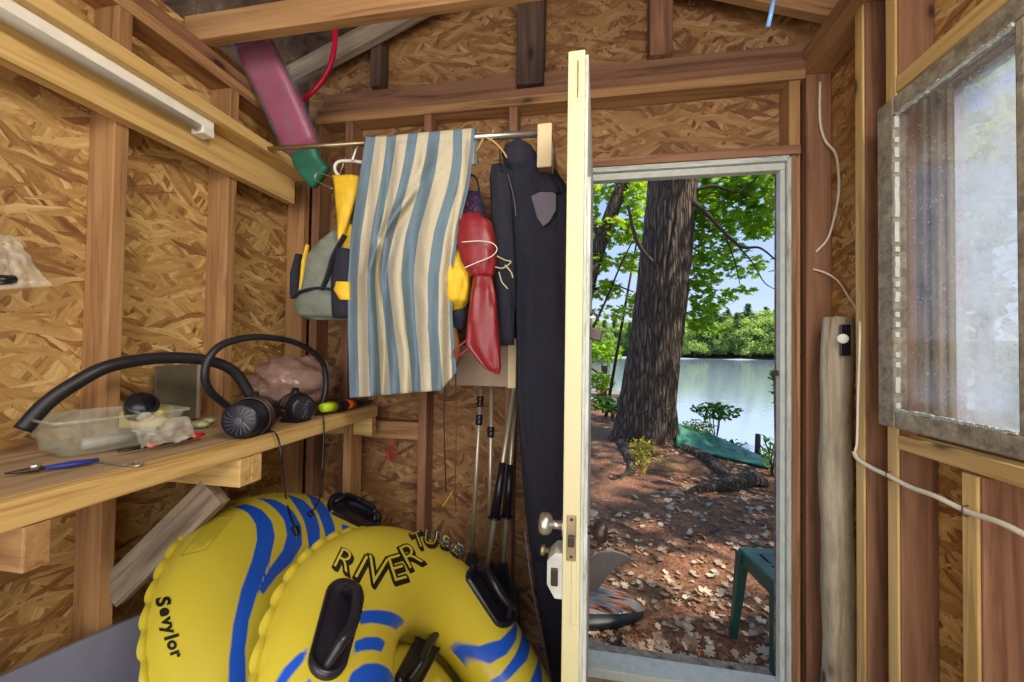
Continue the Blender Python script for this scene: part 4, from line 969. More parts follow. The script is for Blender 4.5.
def inkline(T, a, b, r_=.0008, m_=None):
    n = 8; pts = [T.hit(a[0]+(b[0]-a[0])*k/n, a[1]+(b[1]-a[1])*k/n, .0012)[0] for k in range(n+1)]; m_.tube(pts, r_, 4)
qd = [(212, 517), (233, 516), (206, 550), (181, 556)]
for i in range(4): inkline(TA, qd[i], qd[(i+1) % 4], .0006, m)
for k in range(1, 9):
    t_ = k/9.0; a = (qd[0][0]*(1-t_)+qd[1][0]*t_, qd[0][1]*(1-t_)+qd[1][1]*t_); b = (qd[3][0]*(1-t_)+qd[2][0]*t_, qd[3][1]*(1-t_)+qd[2][1]*t_)
    c_ = (a[0]+(b[0]-a[0])*.08, a[1]+(b[1]-a[1])*.08); s_ = random.uniform(.55, .9); inkline(TA, c_, (a[0]+(b[0]-a[0])*s_, a[1]+(b[1]-a[1])*s_), .0005, m)
m.build('warning_print', plain('faint_ink', srgb(120, 108, 40), .6), ra)
# tube B, in front
sB = [
 [(361, 611), (378, 610), (394, 613), (405, 622), (396, 630), (384, 625), (371, 623), (359, 625)],
 [(355, 641), (366, 637), (378, 637), (386, 642), (381, 652), (372, 650), (361, 651), (353, 655)],
 [(344, 690), (352, 672), (364, 664), (376, 663), (388, 668), (398, 682), (400, 690)],
 [(310, 646), (303, 662), (292, 675), (281, 690), (270, 690), (284, 668), (297, 655)],
 [(309, 678), (316, 690), (300, 690)],
 [(454, 643), (480, 646), (500, 640), (512, 628), (517, 618), (516, 640), (506, 655), (490, 664), (466, 667)],
 [(526, 622), (530, 640), (527, 660), (512, 676), (497, 690), (480, 690), (500, 675), (515, 655)],
 [(538, 655), (542, 690), (526, 690), (534, 672)]]
rb = make_tube(TB, 'river_tube', 'yellow inflatable river tube in front, nearest the camera, with black outline lettering', sB)
handle(TB, (347, 583), (322, 680), 37, rb, -9)
handle(TB, (471, 567), (510, 626), 24, rb, 6)
letters(TB, [('R', 343, 562, 22, 26, 1.0, 0), ('I', 360, 569, 26, 28, 1.0, 0), ('V', 375, 573, 30, 12, .85, 0), ('E', 396, 570, 27, -17, .9, 0), ('R', 410, 557, 25, -28, .9, 0), ('T', 418, 541, 17, -20, .9, 0), ('U', 430, 539, 15, 8, 1.0, 0), ('B', 445, 543, 12, 20, 1.0, 0), ('E', 456, 550, 12, 32, 1.0, 0)], rb, M_INK, M_YVIN, 'title_lettering')
m = MB()
for a, b in (((315, 547), (326, 560)), ((326, 560), (337, 556)), ((315, 547), (333, 541)), ((333, 541), (337, 556))): inkline(TB, a, b, .0012, m)
# seat cushion across the hole of the front tube, with its own handle
ctr = TB.world(Vector((0, 0, -.095))); Mx = Matrix((TB.e1, TB.e2, TB.n)).transposed()
m = MB(); m.ell(ctr, (.235, .235, .05), Mx, 60, 30); cu_ = m.build('seat_cushion', M_YVIN, rb, True)
class Disc:  # flat-ish surface for the cushion handle
    def hit(s, px, py, off=0.0):
        d = ray(px, py).normalized(); q0 = ctr+TB.n*.049; t_ = (q0-E0).dot(TB.n)/d.dot(TB.n); return E0+d*t_+TB.n*off, TB.n
handle(Disc(), (433, 632), (402, 690), 26, rb, 5)
# power cords with plugs
def plug(p, d, name='plug'):
    m = MB(); m.box(p, (.018, .014, .028), Vector((0, 0, 1)).rotation_difference(d).to_matrix()); return m
cp = thing('power_cord', on(276, 437), 'black power cord with a plug hanging from the front pump onto the tube', 'cord')
pa = [ox(266, 432, BX-.02), ox(274, 432, BX+.012), ox(279, 442, BX+.02), ox(282, 465, BX+.022), TA.hit(284, 498, .012)[0], TA.hit(288, 515, .008)[0], TA.hit(293, 530, .010)[0]]
MB().tube(catmull(pa, 6), .0028, 8).build('cable_run', M_BLK, cp, True)
q = pa[-1]; MB().box(q+Vector((.003, -.003, -.008)), (.022, .016, .030), Matrix.Rotation(-.3, 3, 'Y')).build('plug', M_BLK, cp, bevel=.004)
m = MB(); 
for s_ in (-.004, .004): m.box(q+Vector((s_+.009, -.008, -.028)), (.0016, .005, .018))
m.build('plug_prongs', M_BRASS, cp)
cp = thing('power_cord', on(322, 420), 'second black power cord hanging from the bench end with its connector', 'cord')
pa = [ox(318, 410, BX-.03), ox(323, 416, BX+.012), ox(324, 430, BX+.016), ox(323, 455, BX+.02), ox(322, 476, BX+.02), TA.hit(319, 498, .012)[0], TA.hit(315, 507, .008)[0], TA.hit(309, 515, .010)[0]]
MB().tube(catmull(pa, 6), .0028, 8).build('cable_run', M_BLK, cp, True)
MB().box(pa[-1]+Vector((-.004, 0, -.006)), (.020, .014, .022), Matrix.Rotation(.7, 3, 'Y')).build('connector', M_BLK, cp, bevel=.004)
# ============================================================ OUTSIDE
WZ = -1.0
def bank(x, y): return (x-2.30)*.93+(y-5.45)*.36
def gz(x, y):
    s = bank(x, y); z = -.10+.05*max(0, min(1, (y-2)/3))
    z += .12*math.exp(-(((x-.75)/.8)**2+((y-6.0)/.8)**2))
    z += .035*fbm((x, y, 0), .8, 3)+.012*fbm((x, y, 0), 5, 7)
    if s > 0: z -= min(1.4, .28*s+.22*s*s)
    return z
def ghit(px, py, dz=0):
    d = ray(px, py).normalized(); t_ = 1.5
    while t_ < 30:
        p = E0+d*t_
        if p.z < gz(p.x, p.y)+dz: return p
        t_ += .01 if t_ < 12 else .05
    return E0+d*12
t = NT('needle_litter'); v = t.coords(rand=False); n1 = t.noise(v, 3.2, 6, .65); n2 = t.noise(v, 42, 6, .75); n3 = t.noise(v, 1.1, 3, .5)
c = t.ramp(n2, [(.32, srgb(70, 44, 30)), (.48, srgb(138, 90, 62)), (.66, srgb(196, 146, 110))]); c = t.mix(t.ramp(n1, [(.4, (0, 0, 0, 1)), (.6, (.55, .55, .55, 1))]), c, srgb(92, 64, 44))
c = t.mix(t.ramp(n3, [(.58, (0, 0, 0, 1)), (.70, (.45, .45, .45, 1))]), c, srgb(112, 122, 46))
t.set(Base_Color=c, Roughness=.95); t.bump(n2, .9, .03); M_GROUND = t.m
def gridmesh(name, xs, ys, fz, mat):
    vs = [(x, y, fz(x, y)) for y in ys for x in xs]; n = len(xs); fs = [(j*n+i, j*n+i+1, (j+1)*n+i+1, (j+1)*n+i) for j in range(len(ys)-1) for i in range(n-1)]
    me = bpy.data.meshes.new(name); me.from_pydata(vs, [], fs); me.materials.append(mat); me.polygons.foreach_set('use_smooth', [True]*len(fs))
    o = bpy.data.objects.new(name, me); COL.objects.link(o); return o
xs = [-8+ i*.085 for i in range(240)]; ys = [1.83+ (i/150)**1.35*16 for i in range(151)]
gr = gridmesh('ground', xs, ys, gz, M_GROUND); gr['kind'] = 'structure'
g2 = MB().b2((XR+.06, -8, -.3), (14, 1.829, -.11)).build('side_ground', M_GROUND); g2['kind'] = 'structure'
t = NT('lake_water'); v = t.coords((1, .22, 1), rand=False); n1 = t.noise(v, 3.5, 4, .6)
t.set(Base_Color=srgb(158, 174, 186), Roughness=.06, IOR=1.7, Specular_IOR_Level=.7); t.bump(n1, .22, .06)
lk = MB().add([(-250, 3, WZ), (350, 3, WZ), (350, 170, WZ), (-250, 170, WZ)], [(0, 1, 2, 3)]).build('lake_water', t.m); lk['kind'] = 'structure'
M_SHORE = plain('far_shore_earth', srgb(60, 72, 44), .9)
fs_ = gridmesh('far_shore', [-160+i*6 for i in range(75)], [146, 150, 156, 170, 200], lambda x, y: WZ-.1+(y-146)*.16+.8*fbm((x*.05, y*.05, 0), 1), M_SHORE); fs_['kind'] = 'structure'
# leaves --------------------------------------------------------
def leafmat(name, c1, c2, tr=.5):
    t = NT(name); oi = t.n('ShaderNodeNewGeometry'); f = oi.outputs['Random Per Island']; col = t.mix(f, c1, c2)
    d = t.n('ShaderNodeBsdfDiffuse'); tl = t.n('ShaderNodeBsdfTranslucent'); mx = t.n('ShaderNodeMixShader'); mx.inputs[0].default_value = tr
    t.l(col, d.inputs[0]); t.l(col, tl.inputs[0]); t.l(d.outputs[0], mx.inputs[1]); t.l(tl.outputs[0], mx.inputs[2]); t.l(mx.outputs[0], t.out.inputs[0]); return t.m
L_MAPLE = leafmat('maple_leaf', srgb(176, 208, 62), srgb(112, 160, 46), .55)
L_BRIGHT = leafmat('bright_leaf', srgb(196, 214, 60), srgb(130, 176, 44), .55)
L_DARK = leafmat('shrub_leaf', srgb(70, 112, 44), srgb(108, 150, 62), .4)
L_DEAD = leafmat('fallen_leaf', srgb(206, 186, 160), srgb(138, 100, 74), .1)
SHAPE = [(0, -.5), (.30, -.42), (.22, -.12), (.52, .02), (.30, .16), (.34, .42), (.10, .30), (0, .58), (-.10, .30), (-.34, .42), (-.30, .16), (-.52, .02), (-.22, -.12), (-.30, -.42)]
OVAL = [(0, -.5), (.2, -.25), (.26, .05), (.14, .35), (0, .55), (-.14, .35), (-.26, .05), (-.2, -.25)]
def leaves(m, c, rad, n_, size, rng, shape=OVAL, flat=.55):
    c = Vector(c)
    for _ in range(n_):
        while True:
            q = Vector((rng.uniform(-1, 1), rng.uniform(-1, 1), rng.uniform(-1, 1)))
            if q.length < 1: break
        p = c+Vector((q.x*rad[0], q.y*rad[1], q.z*rad[2])); s = size*rng.uniform(.6, 1.25)
        nn = Vector((rng.gauss(0, flat), rng.gauss(0, flat), 1)).normalized(); x = nn.orthogonal().normalized(); x.rotate(Matrix.Rotation(rng.uniform(0, 6.28), 3, nn)); y = nn.cross(x)
        m.add([p+x*a*s+y*b*s+nn*(-.25*s*a*a*2) for a, b in shape], [tuple(range(len(shape)))])
rng = random.Random(5)
# bark ------------------------------------------------------------
t = NT('furrowed_bark'); v = t.coords((1, 1, .11), rand=False); vd = t.vor(v, 24, 'DISTANCE_TO_EDGE'); n_ = t.noise(v, 34, 6, .7)
c = t.ramp(vd, [(.0, srgb(40, 30, 24)), (.10, srgb(88, 71, 56)), (.4, srgb(128, 107, 86))]); c = t.mix(t.math('MULTIPLY', n_, .5), c, srgb(60, 48, 40))
t.set(Base_Color=c, Roughness=.95); t.bump(t.math('MINIMUM', vd, .25), 1.0, .10); M_BARK = t.m
def trunk(name, path, rads, mat, parent, seg=72, amp=.03, flare=None):
    pts = catmull(path, 14); n = len(pts); m = MB(); vs = []; fs = []
    for i, p in enumerate(pts):
        f = i/(n-1)*(len(rads)-1); k = min(int(f), len(rads)-2); r0 = rads[k]*(1-(f-k))+rads[k+1]*(f-k)
        for j in range(seg):
            a = 2*PI*j/seg; cc = Vector((math.cos(a), math.sin(a), 0)); r_ = r0
            if flare: r_ += flare*math.exp(-(p.z-pts[0].z)/.30)*(.55+.45*math.cos(a*5+.7))
            q = p+cc*r_; rd_ = abs(noise.noise(Vector((a*r0*9, 3.1, p.z*1.7)))); q += cc*(-amp+amp*2.2*min(.5, rd_*1.6)); vs.append(q)
    for i in range(n-1):
        for j in range(seg): fs.append((i*seg+j, i*seg+(j+1) % seg, (i+1)*seg+(j+1) % seg, (i+1)*seg+j))
    return m.add(vs, fs).build(name, mat, parent, True)
base = ghit(657, 450); bx, by = .80, 6.15
oak = thing('large_tree', (bx, by, gz(bx, by)), 'large tree with thick furrowed trunk on the bank outside the doorway', 'tree')
zb = gz(bx, by)-.15
trunk('trunk', [(bx, by, zb), (bx+.07, by, zb+.7), (bx+.19, by, zb+1.6), (bx+.31, by, zb+2.7), (bx+.42, by, zb+4.2), (bx+.46, by, zb+6.5)], [.42, .385, .365, .36, .34, .30], M_BARK, oak, 110, .03, .20)
for pth, r_ in (([(bx+.35, by-.25, -.02), ghit(702, 458)+Vector((0, 0, .02)), ghit(720, 474)+Vector((0, 0, .02)), ghit(732, 482)], [.12, .07, .05, .04]), ([ghit(684, 494), ghit(704, 491)+Vector((0, 0, .03)), ghit(730, 490)+Vector((0, 0, .05)), ghit(750, 486)+Vector((0, 0, .07)), ghit(766, 487)+Vector((0, 0, .04))], [.02, .05, .075, .08, .045]), ([(bx-.3, by-.3, 0), ghit(632, 470), ghit(612, 480)], [.10, .05, .02])):
    pts = catmull(pth, 8); rs = [r_[min(len(r_)-1, int(i/8))]*(1-(i % 8)/8)+r_[min(len(r_)-1, int(i/8)+1)]*((i % 8)/8) for i in range(len(pts))]
    MB().tube(pts, rs, 12).build('root', M_BARK, oak, True)
M_BR = plain('dark_branch', srgb(62, 50, 42), .9)
def branch(pts, r0, r1, parent, Y=None):
    P_ = catmull([oy(x, y, Y+k*.0) if Y else Vector((x, y, k)) for k, (x, y) in enumerate(pts)], 6)
    return MB().tube(P_, [r0+(r1-r0)*i/(len(P_)-1) for i in range(len(P_))], 8).build('branch', M_BR, parent, True)
branch([(693, 202), (708, 215), (724, 232), (742, 247), (760, 248), (778, 262)], .035, .010, oak, 5.9)
branch([(724, 232), (735, 262), (740, 285)], .014, .005, oak, 5.9)
branch([(735, 243), (752, 262), (764, 282), (776, 290)], .012, .005, oak, 5.9)
branch([(694, 190), (715, 186), (738, 192), (758, 176)], .028, .010, oak, 6.0)
branch([(652, 262), (642, 250), (634, 232), (628, 205)], .035, .02, oak, 5.7)
m = MB()
def cl(px, py, Y, rx, rz, n_, s, mm=m, ry=.5): leaves(mm, oy(px, py, Y), (rx*Y/FPX, ry, rz*Y/FPX), n_, s, rng, SHAPE)
for a in ((712, 186, 6.5, 28, 14, 300), (742, 188, 6.4, 30, 14, 300), (768, 190, 6.2, 22, 20, 190), (704, 215, 6.4, 18, 16, 190), (735, 222, 6.6, 34, 16, 330), (765, 225, 6.4, 16, 14, 90), (698, 245, 6.5, 14, 18, 150), (722, 255, 6.7, 22, 12, 130), (748, 268, 6.5, 22, 10, 70), (700, 278, 6.6, 18, 14, 170), (712, 300, 6.6, 20, 10, 120), (698, 318, 6.6, 13, 12, 110), (716, 330, 6.6, 12, 6, 26), (735, 292, 6.4, 14, 6, 24)):
    cl(*a, .12)
m.build('foliage', L_MAPLE, oak)
m = MB()   # the crown above the view, which dapples the ground
for k in range(115):
    x, y, z = rng.uniform(1.5, 11), rng.uniform(.5, 9.5), rng.uniform(5.0, 7.5)
    if (x < 2 and y > 7): continue
    leaves(m, (x, y, z), (.62, .62, .32), 105, .17, rng, OVAL, .35)
m.build('crown', L_MAPLE, oak)
# second tree at the left, leaning, with bright leaves
mt = thing('leaning_tree', oy(572, 400, 8.0), 'slender leaning tree with bright green leaves left of the large trunk', 'tree')
P_ = catmull([oy(556, 430, 8), oy(576, 340, 8), oy(592, 268, 8), oy(612, 212, 8), oy(630, 165, 8), oy(650, 110, 8)], 8)
MB().tube(P_, [.17-.06*i/len(P_) for i in range(len(P_))], 16).build('trunk', M_BARK, mt, True)
branch([(600, 240), (590, 215), (586, 190)], .05, .02, mt, 8.0)
branch([(592, 290), (612, 285), (634, 292)], .03, .01, mt, 8.0)
branch([(592, 330), (606, 300), (622, 262), (636, 235)], .025, .01, mt, 7.8)
m = MB()
for a in ((598, 188, 8.3, 16, 14, 170), (628, 195, 8.3, 22, 16, 260), (640, 225, 8.2, 14, 16, 150), (612, 232, 8.2, 22, 14, 230), (595, 262, 8.3, 16, 12, 170), (630, 262, 8.2, 16, 10, 130), (604, 290, 8.2, 20, 10, 150), (636, 300, 8.2, 10, 8, 60), (612, 312, 8.2, 26, 7, 80), (590, 215, 8.4, 10, 18, 110), (640, 180, 8.6, 12, 10, 110)):
    cl(*a, .14, m)
m.build('foliage', L_BRIGHT, mt)
# thin saplings
for k, (a, b, lab) in enumerate((((606, 402), (637, 240), 'thin dark sapling slanting left of the large trunk'), ((627, 398), (640, 300), 'thinnest sapling just beside the large trunk'))):
    q = oy(*a, 8.6); s_ = thing('sapling', q, lab, 'sapling')
    MB().tube([q-Vector((0, 0, .3)), oy((a[0]+b[0])/2+1, (a[1]+b[1])/2, 8.6), oy(*b, 8.6)], [.035, .028, .016], 8).build('stem', M_BR, s_, True)
    m = MB(); leaves(m, oy(*b, 8.6), (.2, .2, .2), 25, .12, rng, SHAPE); m.build('foliage', L_MAPLE, s_)
# shrubs
def shrub(px, py, Y, rx, rz, n_, s, mat, lab, shape=OVAL, stems=5):
    c = oy(px, py, Y); zb_ = gz(c.x, Y); s_ = thing('shrub', (c.x, Y, zb_), lab, 'shrub')
    m = MB(); leaves(m, c, (rx*Y/FPX, rx*Y/FPX*.8, rz*Y/FPX), n_, s, rng, shape, .7); m.build('foliage', mat, s_)
    m = MB()
    for k in range(stems): m.tube(catmull([(c.x, Y, zb_-.02), c+Vector((rng.uniform(-.3, .3)*rx*Y/FPX, 0, -.3*rz*Y/FPX)), c+Vector((rng.uniform(-.8, .8)*rx*Y/FPX, rng.uniform(-.1, .1), rng.uniform(.2, .8)*rz*Y/FPX))], 4), .008, 5)
    m.build('stems', M_BR, s_, True)
shrub(603, 352, 11.5, 20, 12, 330, .16, L_MAPLE, 'green shrub by the water left of the leaning saplings')
shrub(600, 382, 9.5, 14, 10, 260, .12, L_BRIGHT, 'bright shrub low at the left edge of the doorway view')
shrub(612, 404, 8.3, 26, 8, 420, .10, L_DARK, 'low leafy shrub at the foot of the saplings')
shrub(716, 411, 6.6, 22, 8, 190, .10, L_DARK, 'airy dark-leaved shrub right of the large trunk above the tarp')
shrub(697, 428, 6.5, 17, 8, 420, .05, L_BRIGHT, 'mossy yellow-green bush between the trunk and the tarp')
shrub(732, 446, 6.3, 14, 8, 80, .07, L_DARK, 'sparse low plant at the water edge behind the tarp')
shrub(772, 452, 5.0, 10, 16, 75, .07, L_MAPLE, 'young leafy plant near the right jamb by the water')
shrub(776, 384, 4.2, 5, 22, 42, .07, L_MAPLE, 'hanging leafy stem at the right edge of the doorway view')
shrub(657, 463, 5.35, 11, 10, 110, .05, L_MAPLE, 'small fern-like plant growing at the front of the large trunk')
# yellowish moss patch at the base of the trunk
m = MB()
for k in range(420):
    q = ghit(rng.gauss(641, 6), rng.gauss(447, 11)); q.y -= .1; leaves(m, q+Vector((0, -.05, .05)), (.03, .03, .05), 1, .05, rng, OVAL, 1.0)
tag(m.build('moss_patch', leafmat('moss', srgb(190, 176, 66), srgb(150, 140, 60), .2)), 'yellowish moss and dry fern at the foot of the large trunk', 'moss', kind='stuff')
# fallen leaves and twigs
m = MB()
for k in range(3300):
    y = 1.95+rng.random()**1.4*7; x = rng.uniform(-1.2, 1.1)+y*.33
    if bank(x, y) > .25: continue
    if fbm((x, y, 0), 1.1, 12) < rng.uniform(-.35, .35): continue
    s = rng.uniform(.025, .06)*(1.0 if rng.random() < .8 else 1.4); nn = Vector((rng.gauss(0, .3), rng.gauss(0, .3), 1)).normalized(); a = nn.orthogonal().normalized(); a.rotate(Matrix.Rotation(rng.uniform(0, 6.28), 3, nn)); b = nn.cross(a); p = Vector((x, y, gz(x, y)+.012))
    m.add([p+a*u*s+b*v_*s+nn*(.5*s*(u*u+v_*v_)*rng.uniform(.3, 1)) for u, v_ in SHAPE], [tuple(range(14))])
tag(m.build('fallen_leaves', L_DEAD), 'pale dry fallen leaves scattered over the needle-covered ground', 'leaves', kind='stuff')
m = MB()
for k in range(5200):
    y = 1.95+rng.random()**1.5*4; x = rng.uniform(-1, 1)+y*.33
    if bank(x, y) > .2: continue
    a = rng.uniform(0, PI); L_n = rng.uniform(.03, .08); z = gz(x, y)+.006; d = Vector((math.cos(a), math.sin(a), rng.uniform(-.1, .1)))*L_n; p = Vector((x, y, z)); s_ = Vector((-d.y, d.x, 0)).normalized()*.0012
    m.add([p-s_, p+s_, p+d+s_+Vector((0, 0, .004)), p+d-s_+Vector((0, 0, .004))], [(0, 1, 2, 3)])
tag(m.build('pine_needles', leafmat('needles', srgb(176, 112, 74), srgb(112, 74, 50), 0)), 'brown pine needles matted over the ground outside', 'needles', kind='stuff')
for k, (x0, y0_, x1, y1_, r_) in enumerate(((600, 662, 622, 640, .012), (622, 640, 634, 622, .010), (690, 545, 720, 530, .008), (655, 600, 690, 606, .006))):
    if k == 1: continue
    a, b = ghit(x0, y0_), ghit(x1, y1_); tag(MB().tube(catmull([a+Vector((0, 0, .012)), (a+b)/2+Vector((.02, .02, .018)), b+Vector((0, 0, .012))], 5), r_, 8).build('fallen_stick', M_BARK, None, True), ['thick dark stick on the ground beside the grounded board', '', 'dead stick lying in the leaves farther up the slope', 'short dead twig lying midway between board and stool'][k], 'stick')
# tarp on the bank
t = NT('green_tarp'); n_ = t.noise(t.coords((1, 4, 1), rand=False), 9, 4, .6); t.set(Base_Color=t.ramp(n_, [(.3, srgb(30, 88, 68)), (.7, srgb(66, 138, 110))]), Roughness=.45); t.bump(n_, .6, .05)
m = MB(); NU, NV = 30, 14; vs = []; fs = []
T0, T1, B0, B1 = (676, 424), (768, 460), (676, 446), (770, 468)
mid_t = (716, 437)
for j in range(NV+1):
    for i in range(NU+1):
        u, v_ = i/NU, j/NV; top_ = (T0[0]+(T1[0]-T0[0])*u, T0[1]+(T1[1]-T0[1])*u**1.25); bo = (B0[0]+(B1[0]-B0[0])*u, B0[1]+(B1[1]-B0[1])*u)
        gb = ghit(*bo, .03); p = oy(*top_, gb.y+.9).lerp(gb, v_); p.z += .035*math.sin(PI*v_); p.z += .05*fbm((u*9, v_*3, 0), 1, 2)*math.sin(PI*v_); vs.append(p)
for j in range(NV):
    for i in range(NU): a = j*(NU+1)+i; fs.append((a, a+1, a+NU+2, a+NU+1))
tag(m.add(vs, fs).build('green_tarp', t.m, None, True, solid=.02), 'crumpled green tarp spread on the bank beside the large trunk', 'tarp')
# stake in the water
q = oz(757, 462, WZ+.02); q0 = oy(758, 434, q.y)
tag(MB().tube([(q.x, q.y, WZ-.1), q0], [.06, .05], 10).build('water_stake', M_BR, None, True), 'dark wooden stake standing in the shallow water', 'stake')
a, b = oy(742, 456, 7.2), oy(756, 462, 7.0); tag(MB().tube(catmull([a, (a+b)/2+Vector((0, 0, .05)), b], 4), .018, 6).build('driftwood_twig', M_BR, None, True), 'thin driftwood twig lying at the water edge', 'twig')
# dock with post and rail at left
dk = thing('small_dock', oy(616, 398, 11.2), 'grey landing with a dark green post and slanting rail beyond the shrubs', 'dock')
a = oy(604, 394, 11.0); MB().b2((a.x-.6, 11.0, a.z-.10), (a.x+1.0, 11.9, a.z)).build('deck', W_GREY, dk)
MB().b2((a.x-.07, 10.9, a.z-.3), (a.x+.07, 11.0, a.z+.75)).build('post', M_DKMETAL, dk); MB().tube([oy(586, 364, 10.9), oy(612, 381, 10.9)], .05, 6).build('handrail', M_DKMETAL, dk)
# stool
M_STOOL = plain('dark_green_plastic', srgb(20, 64, 54), .35, 0, .08)
st = thing('green_stool', (.98, 2.08, -.1), 'dark green slotted plastic stool outside by the right jamb', 'stool')
sc = Vector((.990, 2.045, 0)); A_ = R(7); Ms = Matrix.Rotation(A_, 3, 'Z'); sw, sd_ = .23, .155; zt_ = .345
m = MB()
for k in range(7):  # slats leave the slots
    u = -sw+(2*sw)*(k+.5)/7; m.box(sc+Ms @ Vector((u, 0, zt_)), (2*sw/7-.014, 2*sd_-.09, .012), Ms)
for k in (-1, 0, 1): m.box(sc+Ms @ Vector((0, k*(sd_-.03), zt_)), (2*sw, .06 if k else .018, .013), Ms)
m.box(sc+Ms @ Vector((-sw+.018, 0, zt_)), (.036, 2*sd_-.08, .0125), Ms); m.box(sc+Ms @ Vector((sw-.018, 0, zt_)), (.036, 2*sd_-.08, .0125), Ms)
m.build('seat', M_STOOL, st, bevel=.002)
m = MB()
for sx_, dx_ in ((-1, 0), (1, 0)): m.box(sc+Ms @ Vector((sx_*sw, 0, zt_-.03)), (.008, 2*sd_, .065), Ms)
for sy_ in (-1, 1): m.box(sc+Ms @ Vector((0, sy_*sd_, zt_-.03)), (2*sw, .008, .065), Ms)
m.build('apron', M_STOOL, st, bevel=.003)
for sx_ in (-1, 1):
    for sy_ in (-1, 1):
        a = sc+Ms @ Vector((sx_*(sw-.012), sy_*(sd_-.012), zt_-.01)); b = sc+Ms @ Vector((sx_*(sw+.018), sy_*(sd_+.02), 0)); b.z = gz(b.x, b.y)-.005
        m = MB(); vs = []
        for p, w_ in ((a, .024), (b, .015)):
            for ux_, uy_ in ((-1, -1), (1, -1), (1, 1), (-1, 1)): vs.append(p+Ms @ Vector((ux_*w_, uy_*w_, 0)))
        m.add(vs, [(0, 3, 2, 1), (4, 5, 6, 7)]+[(i, (i+1) % 4, 4+(i+1) % 4, 4+i) for i in range(4)]); m.build('leg', M_STOOL, st, bevel=.003)
# board with a fin on the ground
kb = thing('fin_board', (-.05, 2.15, -.06), 'glossy black board with orange streak and grey fin, lying outside left', 'board')
t = NT('glossy_board_top'); v = t.coords((1, 6, 1), rand=False); n_ = t.noise(v, 6, 3, .5)
t.set(Base_Color=t.ramp(n_, [(.38, srgb(40, 34, 34)), (.47, srgb(186, 108, 66)), (.52, srgb(150, 150, 152)), (.66, srgb(96, 98, 104))]), Roughness=.18); M_BT = t.m
tip = oy(646, 624, 2.15); ks = []
for i in range(26):
    f = i/25; x = tip.x-1.5*f; w_ = .27*math.sin(PI*min(.5, f*1.15+.012))**.55; ks.append((x, w_, tip.z-.01+.055*f*1.0))
def hull(z0, z1, mat, nm, sc_=1):
    m = MB(); vs = []; fs = []; n = 20
    for x, w_, z in ks:
        for k in range(n):
            a = 2*PI*k/n; c_, s_ = math.cos(a), math.sin(a); vs.append((x, 2.28+w_*sc_*c_, z+(z0 if s_ < 0 else z1)*abs(s_)*(w_/.27)**.5))
    for i in range(len(ks)-1):
        for k in range(n): fs.append((i*n+k, i*n+(k+1) % n, (i+1)*n+(k+1) % n, (i+1)*n+k))
    fs += [tuple(range(n)), tuple(range((len(ks)-1)*n, len(ks)*n))]
    return m.add(vs, fs).build(nm, mat, kb, True)
hull(-.10, .055, M_BLKR, 'hull'); hull(.01, .075, M_BT, 'bottom_panel', .86)
pts = [(586, 600), (597, 592), (606, 578), (617, 567), (629, 562), (632, 559), (625, 554), (612, 551), (600, 552), (586, 560)]
m = MB(); m.prism([oy(x, y, 2.26) for x, y in pts], (0, .014, 0)); m.build('fin', plain('grey_fin', srgb(112, 106, 100), .5), kb, bevel=.004)
# far forest: individual trees ------------------------------------------------
def fartree(seed, kind):
    r_ = random.Random(seed); m = MB()
    if kind == 'broad':
        for k in range(26):
            h = r_.uniform(.22, .95); rr = .34*math.sin(PI*min(.97, h*.86+.12))**.6; a = r_.uniform(0, 6.28); q = r_.uniform(.2, .85)*rr
            leaves(m, (math.cos(a)*q, math.sin(a)*q, h), (.14, .14, .10), 70, .05, r_, OVAL, .7)
    else:
        for k in range(36):
            h = .10+.88*k/36; rr = .20*(1-h)+.02
            for s_ in range(3): a = r_.uniform(0, 6.28); leaves(m, (math.cos(a)*rr*.6, math.sin(a)*rr*.6, h), (rr*.7+.02, rr*.7+.02, .03), 22, .045, r_, OVAL, .4)
    return m
FM = [leafmat('far_leaf_light', srgb(206, 222, 128), srgb(166, 194, 102), .35), leafmat('far_leaf_mid', srgb(178, 202, 118), srgb(140, 172, 98), .35), leafmat('far_needles', srgb(118, 150, 92), srgb(88, 122, 80), .3)]
protos = []
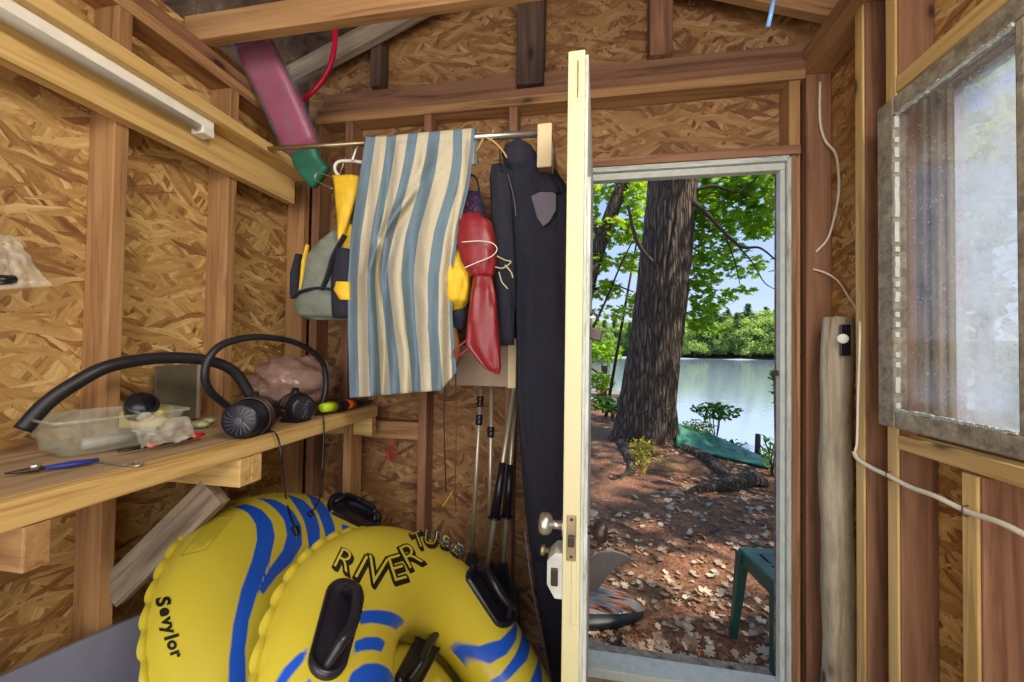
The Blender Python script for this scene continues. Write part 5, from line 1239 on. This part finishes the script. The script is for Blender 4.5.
for s_, k_, mi_ in ((1, 'broad', 0), (2, 'broad', 1), (3, 'cone', 2), (4, 'broad', 0), (5, 'cone', 2)):
    m = fartree(s_, k_); o = m.build('far_foliage', FM[mi_]); me = o.data; me.transform(Matrix.Translation((0, 0, .05))); bpy.data.objects.remove(o); protos.append((k_, me))
tm = MB(); tm.tube([(0, 0, 0), (0, 0, .7)], [.02, .012], 6); to = tm.build('far_trunk', M_BR); tme = to.data; bpy.data.objects.remove(to)
labs = {'broad': 'leafy green tree in the forest across the lake', 'cone': 'dark conifer in the forest across the lake'}
for k in range(150):
    row = k % 2; px = 560+k*1.72+rng.uniform(-2, 2); Y = 150+row*7+rng.uniform(-2, 3)
    base_ = oy(px, 352, Y); h = 9.0+3.6*max(0, min(1, (px-640)/120))+rng.uniform(-1.5, 2.8)+row*2.0
    kd, me = protos[rng.choice([0, 1, 2, 3, 4, 0, 3])]; h *= 1.12 if kd == 'cone' else 1
    nm = 'broadleaf_tree' if kd == 'broad' else 'conifer_tree'
    zb_ = WZ+(Y-146)*.16
    root = thing(nm, (base_.x, Y, zb_), labs[kd], 'tree', 'leafy trees on the far shore' if kd == 'broad' else 'conifers on the far shore')
    f_ = bpy.data.objects.new('foliage', me); COL.objects.link(f_); f_.parent = root; f_.scale = (h*.95, h*.95, h); f_.rotation_euler = (0, 0, rng.uniform(0, 6.28))
    g_ = bpy.data.objects.new('trunk', tme); COL.objects.link(g_); g_.parent = root; g_.scale = (h, h, h)
# trees and bushes seen through the right-hand window
for k, (x, y, h, mi_, lab) in enumerate(((5.5, 6.8, 5.5, 0, 'leafy tree seen dimly through the dusty right-hand window'), (8.5, 5.0, 7.5, 1, 'taller tree farther off through the dusty right-hand window'), (4.3, 4.3, 2.6, 3, 'bush growing outside just below the dusty right-hand window'))):
    root = thing('window_view_tree' if k < 2 else 'window_view_bush', (x, y, -.1), lab, 'tree' if k < 2 else 'bush')
    f_ = bpy.data.objects.new('foliage', protos[mi_][1]); COL.objects.link(f_); f_.parent = root; f_.scale = (h*.9, h*.9, h)
    g_ = bpy.data.objects.new('trunk', tme); COL.objects.link(g_); g_.parent = root; g_.scale = (h, h, h)
